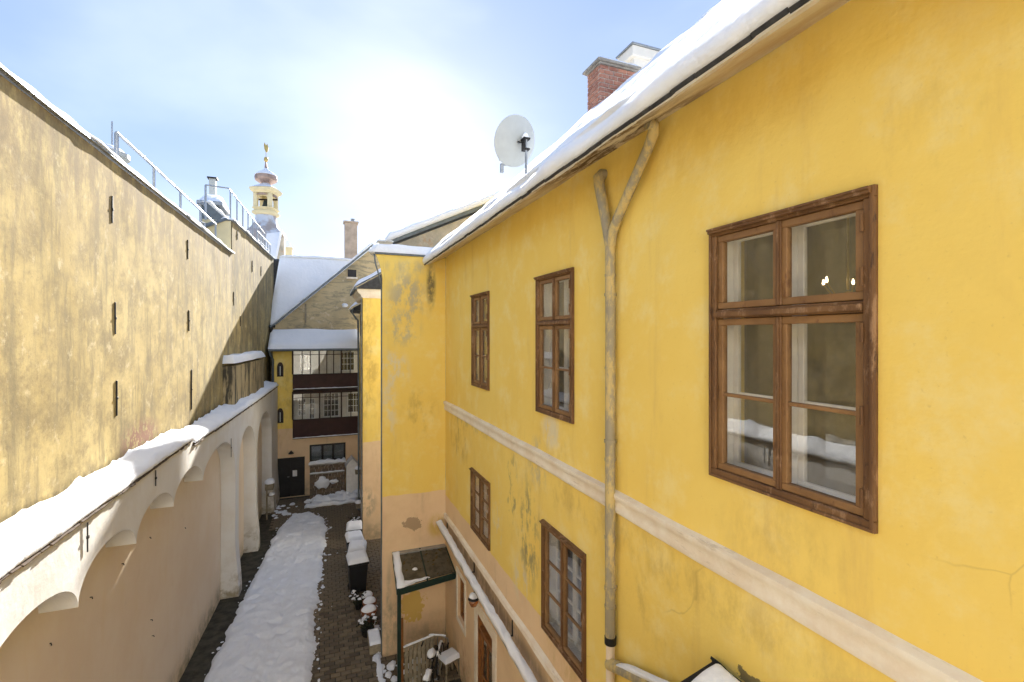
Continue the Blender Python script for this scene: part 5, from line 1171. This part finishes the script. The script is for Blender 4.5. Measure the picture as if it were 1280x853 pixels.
# little iron hooks and tie plates on the white face
for px, py, l in ((107, 672, .38), (193, 598, .28), (288, 560, .55)):
    a = ray(px, py); yy = 9.0
    for _ in range(40): yy = .5 * yy + .5 * (ip(FP, yy) / a.x * a.y)
    p = a * (yy / a.y); m = MB(); m.bar((p.x + .02, p.y, p.z + l / 2), (p.x + .02, p.y, p.z - l / 2), .02, .012, (1, 0, 0)); m.box(p.x + .012, p.x + .035, p.y - .018, p.y + .018, p.z - .018, p.z + .018); m.build('tie_iron', 'black_iron', aw)
for px, py in ((60, 805), (112, 747), (152, 705), (186, 672), (188, 775), (190, 795), (230, 660)):
    a = ray(px, py); yy = 9.0
    for _ in range(40): yy = .5 * yy + .5 * ((ip(FP, yy) - DEP) / a.x * a.y)
    p = a * (yy / a.y); m = MB(); m.tube([(p.x - .02, p.y, p.z), (p.x + .03, p.y, p.z), (p.x + .035, p.y, p.z - .03)], .008, 6); m.build('hook', 'black_iron', aw)
# ================================================================== tall ochre wall and the roofs behind it
tw = thing('tall_ochre_building', (-3.3, 10, G), 'tall weathered ochre wall of the neighbouring building with iron anchors', 'building')
ZT1, ZT2, YS = 2.88, 4.06, 19.47
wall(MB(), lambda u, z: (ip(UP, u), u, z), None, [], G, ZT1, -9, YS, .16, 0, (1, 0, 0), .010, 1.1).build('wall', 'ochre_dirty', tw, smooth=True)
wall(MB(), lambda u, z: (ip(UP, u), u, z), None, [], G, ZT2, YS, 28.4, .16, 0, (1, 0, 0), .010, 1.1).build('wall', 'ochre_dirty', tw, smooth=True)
xs_ = ip(UP, YS)
MB().box(xs_ - .9, xs_ - .03, YS - .02, YS + .2, ZT1 - .5, ZT2).build('end_wall', 'cream_paint', tw)
MB().quad((ip(UP, -9), -9, G), (-14, -9, G), (-14, -9, ZT1), (ip(UP, -9), -9, ZT1)).build('end_wall', 'ochre_dirty', tw)
MB().prism([(ip(UP, -9) - .45, -9, ZT1 - .3), (xs_ - .45, YS, ZT1 - .3), (-14, YS, ZT1 - .3), (-14, -9, ZT1 - .3)], (0, 0, .25)).build('roof', 'dark_sheet', tw)
MB().prism([(xs_ - .3, YS + .2, ZT2 - .35), (ip(UP, 28.4) - .3, 28.4, ZT2 - .35), (-14, 28.4, ZT2 - .35), (-14, YS + .2, ZT2 - .35)], (0, 0, .25)).build('roof', 'dark_sheet', tw)
# metal coping and snow along both tops
for (ya, yb, z, sd_) in ((-9, YS - .02, ZT1, 1), (YS - .05, 28.4, ZT2, 4)):
    pth = [Vector((ip(UP, lerp(ya, yb, i / 160)) - .10, lerp(ya, yb, i / 160), z + .035 + .03 * nz(i * .1, sd_))) for i in range(161)]
    m = MB()
    for p, r0 in zip(pth[::4], pth[4::4]): m.bar(p, r0 + (r0 - p) * .0, .36, .03)
    m.build('coping', 'zinc', tw)
    m = MB(); m.strip([p + Vector((-.02, 0, .01)) for p in pth], (1, 0, 0), .36, .09, amp=.5, fr=1.3); m.build('snow', 'snow', tw, smooth=True)
# wall anchors
for px, pa, pb in ((140, 245, 279), (143.5, 378, 418), (145, 476, 520), (234, 300, 324), (235.5, 388, 414), (239, 462, 512), (283, 262, 279), (292, 365, 382), (315, 326, 340), (326, 333, 345), (300, 395, 408)):
    a = ray(px, (pa + pb) / 2); yy = 10.0
    for _ in range(50): yy = .5 * yy + .5 * (ip(UP, yy) / a.x * a.y)
    t = yy / a.y; zt_, zb_ = ray(px, pa).z * t, ray(px, pb).z * t; xx = ip(UP, yy)
    if px == 283: xx, yy = ip(UP, 20.2), 20.2; zt_, zb_ = 3.9, 3.55
    xx += .010 * fbm(xx * 1.1 + 3, yy * 1.1, (zt_ + zb_) / 2 * 1.1, 3); m = MB(); m.bar((xx + .006, yy, zt_), (xx + .006, yy, zb_), .026, .03, (1, 0, 0)); m.box(xx - .02, xx + .03, yy - .018, yy + .018, (zt_ + zb_) / 2 - .02, (zt_ + zb_) / 2 + .02); m.build('wall_anchor', 'black_iron', tw, bevel=.004)
# streaked pier standing on the arcade coping, with a snow cap
bx0 = 18.0; pr_ = thing('streaked_pier', (-2.75, 19.8, -2.4), 'black streaked plaster pier with snow cap above the arcade wall', 'pier')
zc0 = onY(291, 458, bx0).z
P0 = [Vector((ip(UP, bx0) - .1, bx0, ZB)), Vector((ip(UP, bx0) + .28, bx0, ZB)), Vector((ip(UP, 23.6) + .34, 23.6, ZB)), Vector((ip(UP, 23.6) - .1, 23.6, ZB))]
MB().prism(P0, (0, 0, zc0 - ZB)).build('pier', 'black_streak_plaster', pr_, bevel=.02)
def psn(u, v):
    p = (P0[0] + Vector((0, -.08, 0))).lerp(P0[3], u).lerp((P0[1] + Vector((.07, -.08, 0))).lerp(P0[2] + Vector((.07, 0, 0)), u), v); e = min(1, min(u * 14, (1 - u) * 5, (1 - v) * 3.2) / .5 + .06) ** .5
    return (p.x, p.y, zc0 + .002 + (.34 + .06 * nz(p.y, p.x, 0, .9)) * e)
MB().grid(psn, 60, 14).build('snow', 'snow', pr_, smooth=True)

# railings on the roofs
def railing(label, pts, h, posts, mid=False, loc=None):
    t = thing('roof_railing', loc or pts[0], label, 'railing', 'roof railings')
    P = [Vector(p) for p in pts]
    L = [0]
    for a, b in zip(P, P[1:]): L.append(L[-1] + (b - a).length)
    def at(s):
        for i in range(len(P) - 1):
            if s <= L[i + 1] + 1e-6: return P[i].lerp(P[i + 1], (s - L[i]) / max(1e-6, L[i + 1] - L[i]))
        return P[-1]
    for a, b in zip(P, P[1:]):
        MB().tube([a + Vector((0, 0, h)), b + Vector((0, 0, h))], .024, 8).build('rail', 'rail_steel', t, smooth='auto')
        if mid: MB().tube([a + Vector((0, 0, h * .5)), b + Vector((0, 0, h * .5))], .012, 8).build('rail', 'rail_steel', t, smooth='auto')
    for k in range(posts): p = at(L[-1] * k / (posts - 1)); MB().tube([p + Vector((0, 0, -.05)), p + Vector((0, 0, h - .01))], .026 if k else .035, 8).build('post', 'rail_steel', t, smooth='auto')
    return t
railing('steel railing with one top rail along the tall ochre wall', [(ip(UP, 10.3) - .12, 10.3, ZT1 + .04), (ip(UP, 17.6) - .12, 17.6, ZT1 + .04)], .62, 5)
railing('short low steel railing beside the roof walkway, left of the taller one', [(-4.3, 16.6, 2.9), (-3.6, 18.4, 2.9)], .80, 5)
xr = -3.15
railing('taller steel railing on the roof walkway before the church tower', [(-3.75, 19.3, ZT2 + .0), (xr, 19.9, ZT2 + .12), (xr + .35, 28.0, ZT2 + .12)], 1.15, 9)
railing('small stepped steel railing below the church tower', [(-2.75, 24.5, ZT2), (-2.55, 28.0, ZT2)], .7, 6, True)
wk = thing('roof_walkway', (-3.5, 23, ZT2), 'dark sheet metal roof slope with snow edge behind the ochre wall', 'roof')
MB().prism([(-5.4, YS - .6, ZT1 + .2), (xs_ - .20, YS - .05, ZT2 + .10), (xs_ - .1, YS - .05, ZT2 + .05), (-5.4, YS - .6, ZT1 + .0)], (0, 2.2, 0)).build('curved_roof', 'dark_sheet', wk)
m = MB(); m.prism([(-3.9, 20.0, ZT2 + .02), (-3.05, 20.0, ZT2 + .02), (-3.15, 20.0, ZT2 + .10), (-3.9, 20.0, ZT2 + .75)], (.3, 8, 0)); m.build('sheet_slope', 'dark_sheet', wk)
MB().strip([(-3.9 + .3 * i / 40, 20.0 + 8 * i / 40, ZT2 + .73) for i in range(41)], (1, 0, 0), .4, .12, amp=.4, fr=1.2).build('snow', 'snow', wk, smooth=True)
MB().strip([(-3.06 + .3 * i / 40, 20.0 + 8 * i / 40, ZT2 + .06) for i in range(41)], (1, 0, 0), .3, .14, amp=.5, fr=1.2).build('snow', 'snow', wk, smooth=True)
# small hipped roof with its chimney
hp0 = onY(262, 262, 24.0); dl = thing('dormer_roof', (hp0.x, 24, 4.0), 'small snow-covered hipped roof with grey fascia on the left skyline', 'roof')
za_ = onY(262, 257, 24).z; zt_ = onY(262, 239, 24).z; xa_, xb_ = onY(246, 250, 24).x, onY(279, 250, 24).x
MB().box(xa_ + .15, xb_ - .15, 24.1, 25.6, 3.5, za_).build('wall', 'dark_sheet', dl); MB().box(xa_, xb_, 23.9, 25.8, za_, za_ + .18).build('fascia', 'zinc', dl, bevel=.03)
m = MB(); i0 = len(m.v); xm = (xa_ + xb_) / 2
m.v += [Vector(p) for p in ((xa_ + .02, 23.92, za_ + .18), (xb_ - .02, 23.92, za_ + .18), (xb_ - .02, 25.78, za_ + .18), (xa_ + .02, 25.78, za_ + .18), (xm - .35, 24.6, zt_), (xm + .3, 24.6, zt_), (xm + .3, 25.2, zt_), (xm - .35, 25.2, zt_))]
for f in ((0, 1, 5, 4), (1, 2, 6, 5), (2, 3, 7, 6), (3, 0, 4, 7), (4, 5, 6, 7)): m.f.append(f)
m.build('snow', 'snow', dl, bevel=.08, smooth='auto')
cc = onY(266, 232, 26.2); cz = onY(266, 224.5, 26.2).z; sc2_ = thing('sheet_chimney', (cc.x, 26.2, 4.0), 'narrow grey chimney behind the small hipped roof', 'chimney')
MB().box(cc.x - .13, cc.x + .13, 26.05, 26.35, 3.9, cz).build('stack', 'dish_grey', sc2_); MB().box(cc.x - .2, cc.x + .2, 25.98, 26.42, cz + .001, cz + .06).build('cap', 'black_iron', sc2_)
# mast and snow-capped vent near the left
mp_ = onX(140, 190, -4.2); ms = thing('antenna_mast', (mp_.x, mp_.y, 2.8), 'thin pale antenna mast on the flat roof at left', 'mast')
MB().tube([(mp_.x, mp_.y, 2.7), (mp_.x, mp_.y, onX(140, 152, -4.2).z)], [.022, .014], 8).build('pole', 'rail_steel', ms); MB().tube([(mp_.x, mp_.y, 2.8), (mp_.x, mp_.y, 3.0)], .045, 8).build('foot', 'rail_steel', ms)
vp_ = onX(129, 188, -4.0); vn = thing('roof_vent', (vp_.x, vp_.y, 2.8), 'round roof vent capped with snow behind the ochre wall', 'vent')
MB().lathe([(.25, -.6), (.25, .0), (.42, .02), (.42, .1), (.3, .12)], (vp_.x, vp_.y, vp_.z - .15), 18).build('hood', 'dish_grey', vn, smooth='auto'); MB().blob((vp_.x, vp_.y, vp_.z - .05), .40, .40, .16, 18, .15).build('snow', 'snow', vn, smooth=True)

# ================================================================== church tower and roofs in the distance
CY = 60.0
cpx = onY(332.5, 250, CY); S = cpx.y and (ray(332.5, 250) * (CY / ray(332.5, 250).y)).dot(Vector((_s, _c, 0))) / F    # metres per pixel there
def cz_(py): return (VY - py) * S
ct_ = thing('church_tower', (cpx.x, CY, G), 'baroque church bell tower with copper onion dome and gilded top', 'church tower')
cc = (cpx.x, CY, 0); rot = R(-18)
def lt(prof, mat, name, n=32, sq=0., par=ct_, sm='auto'): return MB().lathe([(r * S * .77, cz_(y)) for r, y in prof], cc, n, None, sq, rot).build(name, mat, par, smooth=sm)
lt([(21, 330), (22, 318)], 'cream_paint', 'shaft', 4 * 6, .85); MB().lathe([(22 * S, G), (22 * S, cz_(330) - .01)], cc, 24, None, .85, rot).build('shaft', 'cream_paint', ct_)
lt([(29, 317.9), (30, 312), (31.5, 304), (30.5, 297), (27, 291), (21, 286), (16.5, 280), (14.5, 272), (14.5, 270.5)], 'dome_frost', 'lower_dome', 32, .3)
lt([(14, 270.4), (17, 269), (17.5, 266.5), (15, 265.5), (14.8, 263.5), (17, 262.5), (17, 261.5)], 'cream_paint', 'lower_cornice', 32, .8)
# open bell stage: four corner piers, arches
for i in range(4):
    a = rot + math.pi / 4 + i * math.pi / 2; p = Vector((cc[0] + math.cos(a) * 12.0 * S, CY + math.sin(a) * 12.0 * S, 0))
    dx, dy = Vector((math.cos(rot), math.sin(rot), 0)), Vector((-math.sin(rot), math.cos(rot), 0))
    MB().obox(p + Vector((0, 0, (cz_(261.4) + cz_(244.1)) / 2)), dx * 2.3 * S, dy * 2.3 * S, (0, 0, (cz_(244.1) - cz_(261.4)) / 2)).build('pier', 'cream_paint', ct_, bevel=.02)
    a2 = rot + i * math.pi / 2; nn_ = Vector((math.cos(a2), math.sin(a2), 0)); tt = Vector((-nn_.y, nn_.x, 0)); pc_ = Vector((cc[0], CY, 0)) + nn_ * 9.6 * S
    m = MB(); arcp = [(-8.2 * S, cz_(249)), (-8.2 * S, cz_(244.2)), (8.2 * S, cz_(244.2)), (8.2 * S, cz_(249))] + [(6 * S * math.cos(t), cz_(251) + 4.2 * S * math.sin(t)) for t in [math.pi * i_ / 8 for i_ in range(9)]]
    m.prism([pc_ + tt * a_ + Vector((0, 0, b2)) for a_, b2 in arcp], nn_ * -.25); m.build('arch', 'cream_paint', ct_)
    m = MB(); m.prism([pc_ + nn_ * .06 + tt * (7 * S * k_) + Vector((0, 0, z_)) for k_, z_ in ((-1, cz_(246.5)), (1, cz_(246.5)), (.55, cz_(244.8)), (0, cz_(244.0)), (-.55, cz_(244.8)))], nn_ * .12); m.build('hood_mould', 'copper_dome', ct_)
lt([(15.5, 244), (16, 242.5), (19, 241.5), (20, 239.5), (20.5, 238), (18, 237.4)], 'cream_paint', 'upper_cornice', 32, .8)
lt([(19.5, 237.3), (15, 235), (9, 232.5), (6, 230.5), (5, 229)], 'snow', 'flared_roof', 32, .6)
lt([(5.5, 230), (11, 229), (16, 226.5), (17, 223), (15.4, 219.5), (10.4, 216.5), (4.8, 214), (2.4, 211), (1.7, 206), (1.2, 202.5)], 'copper_dome', 'onion_dome', 32)
lt([(16.6, 220.5), (15.7, 219.0), (10.8, 216.0), (5.2, 213.4), (2.6, 210.8)], 'snow', 'dome_snow', 32)
lt([(.6, 203), (2.6, 202), (3.3, 199.8), (2.6, 197.3), (.6, 196.5)], 'gold', 'gilded_ball', 20)
lt([(.5, 197), (.4, 190)], 'gold', 'spike', 8)
zv = cz_(185); m = MB(); m.prism([(cc[0] + a_ * S, CY, cz_(b2)) for a_, b2 in ((0, 191), (2.2, 188.5), (2.8, 184), (1.2, 179), (.2, 182), (-1.6, 178), (-2.6, 182), (-1.8, 187))], (0, .12, 0)); m.build('weather_vane', 'gold', ct_)
bq_ = Vector((cc[0], CY, 0))
MB().lathe([(1.0 * S, cz_(250.5)), (2.2 * S, cz_(251)), (3 * S, cz_(252.8)), (3.4 * S, cz_(256)), (4.6 * S, cz_(258.6)), (5.2 * S, cz_(259.6)), (4.6 * S, cz_(259.6))], (cc[0], CY, 0), 24).build('bell', 'bell_bronze', ct_, smooth='auto')
MB().bar((cc[0] - 14 * S * math.cos(rot), CY - 14 * S * math.sin(rot), cz_(249.8)), (cc[0] + 14 * S * math.cos(rot), CY + 14 * S * math.sin(rot), cz_(249.8)), .12, .16).build('bell_beam', 'dark_wood', ct_)
# snowy roof with a cream gable under the tower
DY = 42.0
def d_(px, py): return onY(px, py, DY)
fh = thing('distant_house', (d_(345, 320).x, DY, G), 'distant house with steep blue-shaded snow roof below the tower', 'house')
a0, a1, a2, a3 = d_(333, 292), d_(352, 290), d_(344, 332), d_(330, 332)
m = MB(); m.prism([a0, a1, a2 + Vector((0, -.8, 0)), a3 + Vector((0, -.8, 0))], (0, .25, -.1)); m.build('roof_snow', 'snow', fh)
MB().prism([d_(352.5, 289), d_(355, 296), d_(355, 345), d_(341, 345)], (0, 1.5, 0)).build('gable_wall', 'gable_pale', fh)
MB().bar(d_(352.3, 288.5) + Vector((0, -.3, 0)), d_(343, 336) + Vector((0, -.3, 0)), .5, .12).build('verge', 'snow', fh)
MB().box(d_(332, 320).x, d_(354, 320).x, DY + .2, DY + 4, G, d_(350, 330).z).build('wall', 'gable_pale', fh)
t0, t1 = onY(355.5, 309, 46), onY(365, 322, 46)
ft2 = thing('distant_turret', (t0.x, 46, G), 'tiny cream turret with snow cap right of the distant house', 'building')
MB().box(t0.x, t1.x, 46, 47, G, t0.z).build('wall', 'cream_paint', ft2); MB().prism([(t0.x - .1, 45.9, t0.z), (t1.x + .1, 45.9, t0.z), ((t0.x * .8 + t1.x * .2), 45.9, t0.z + .75)], (0, 1.2, 0)).build('roof', 'snow', ft2)
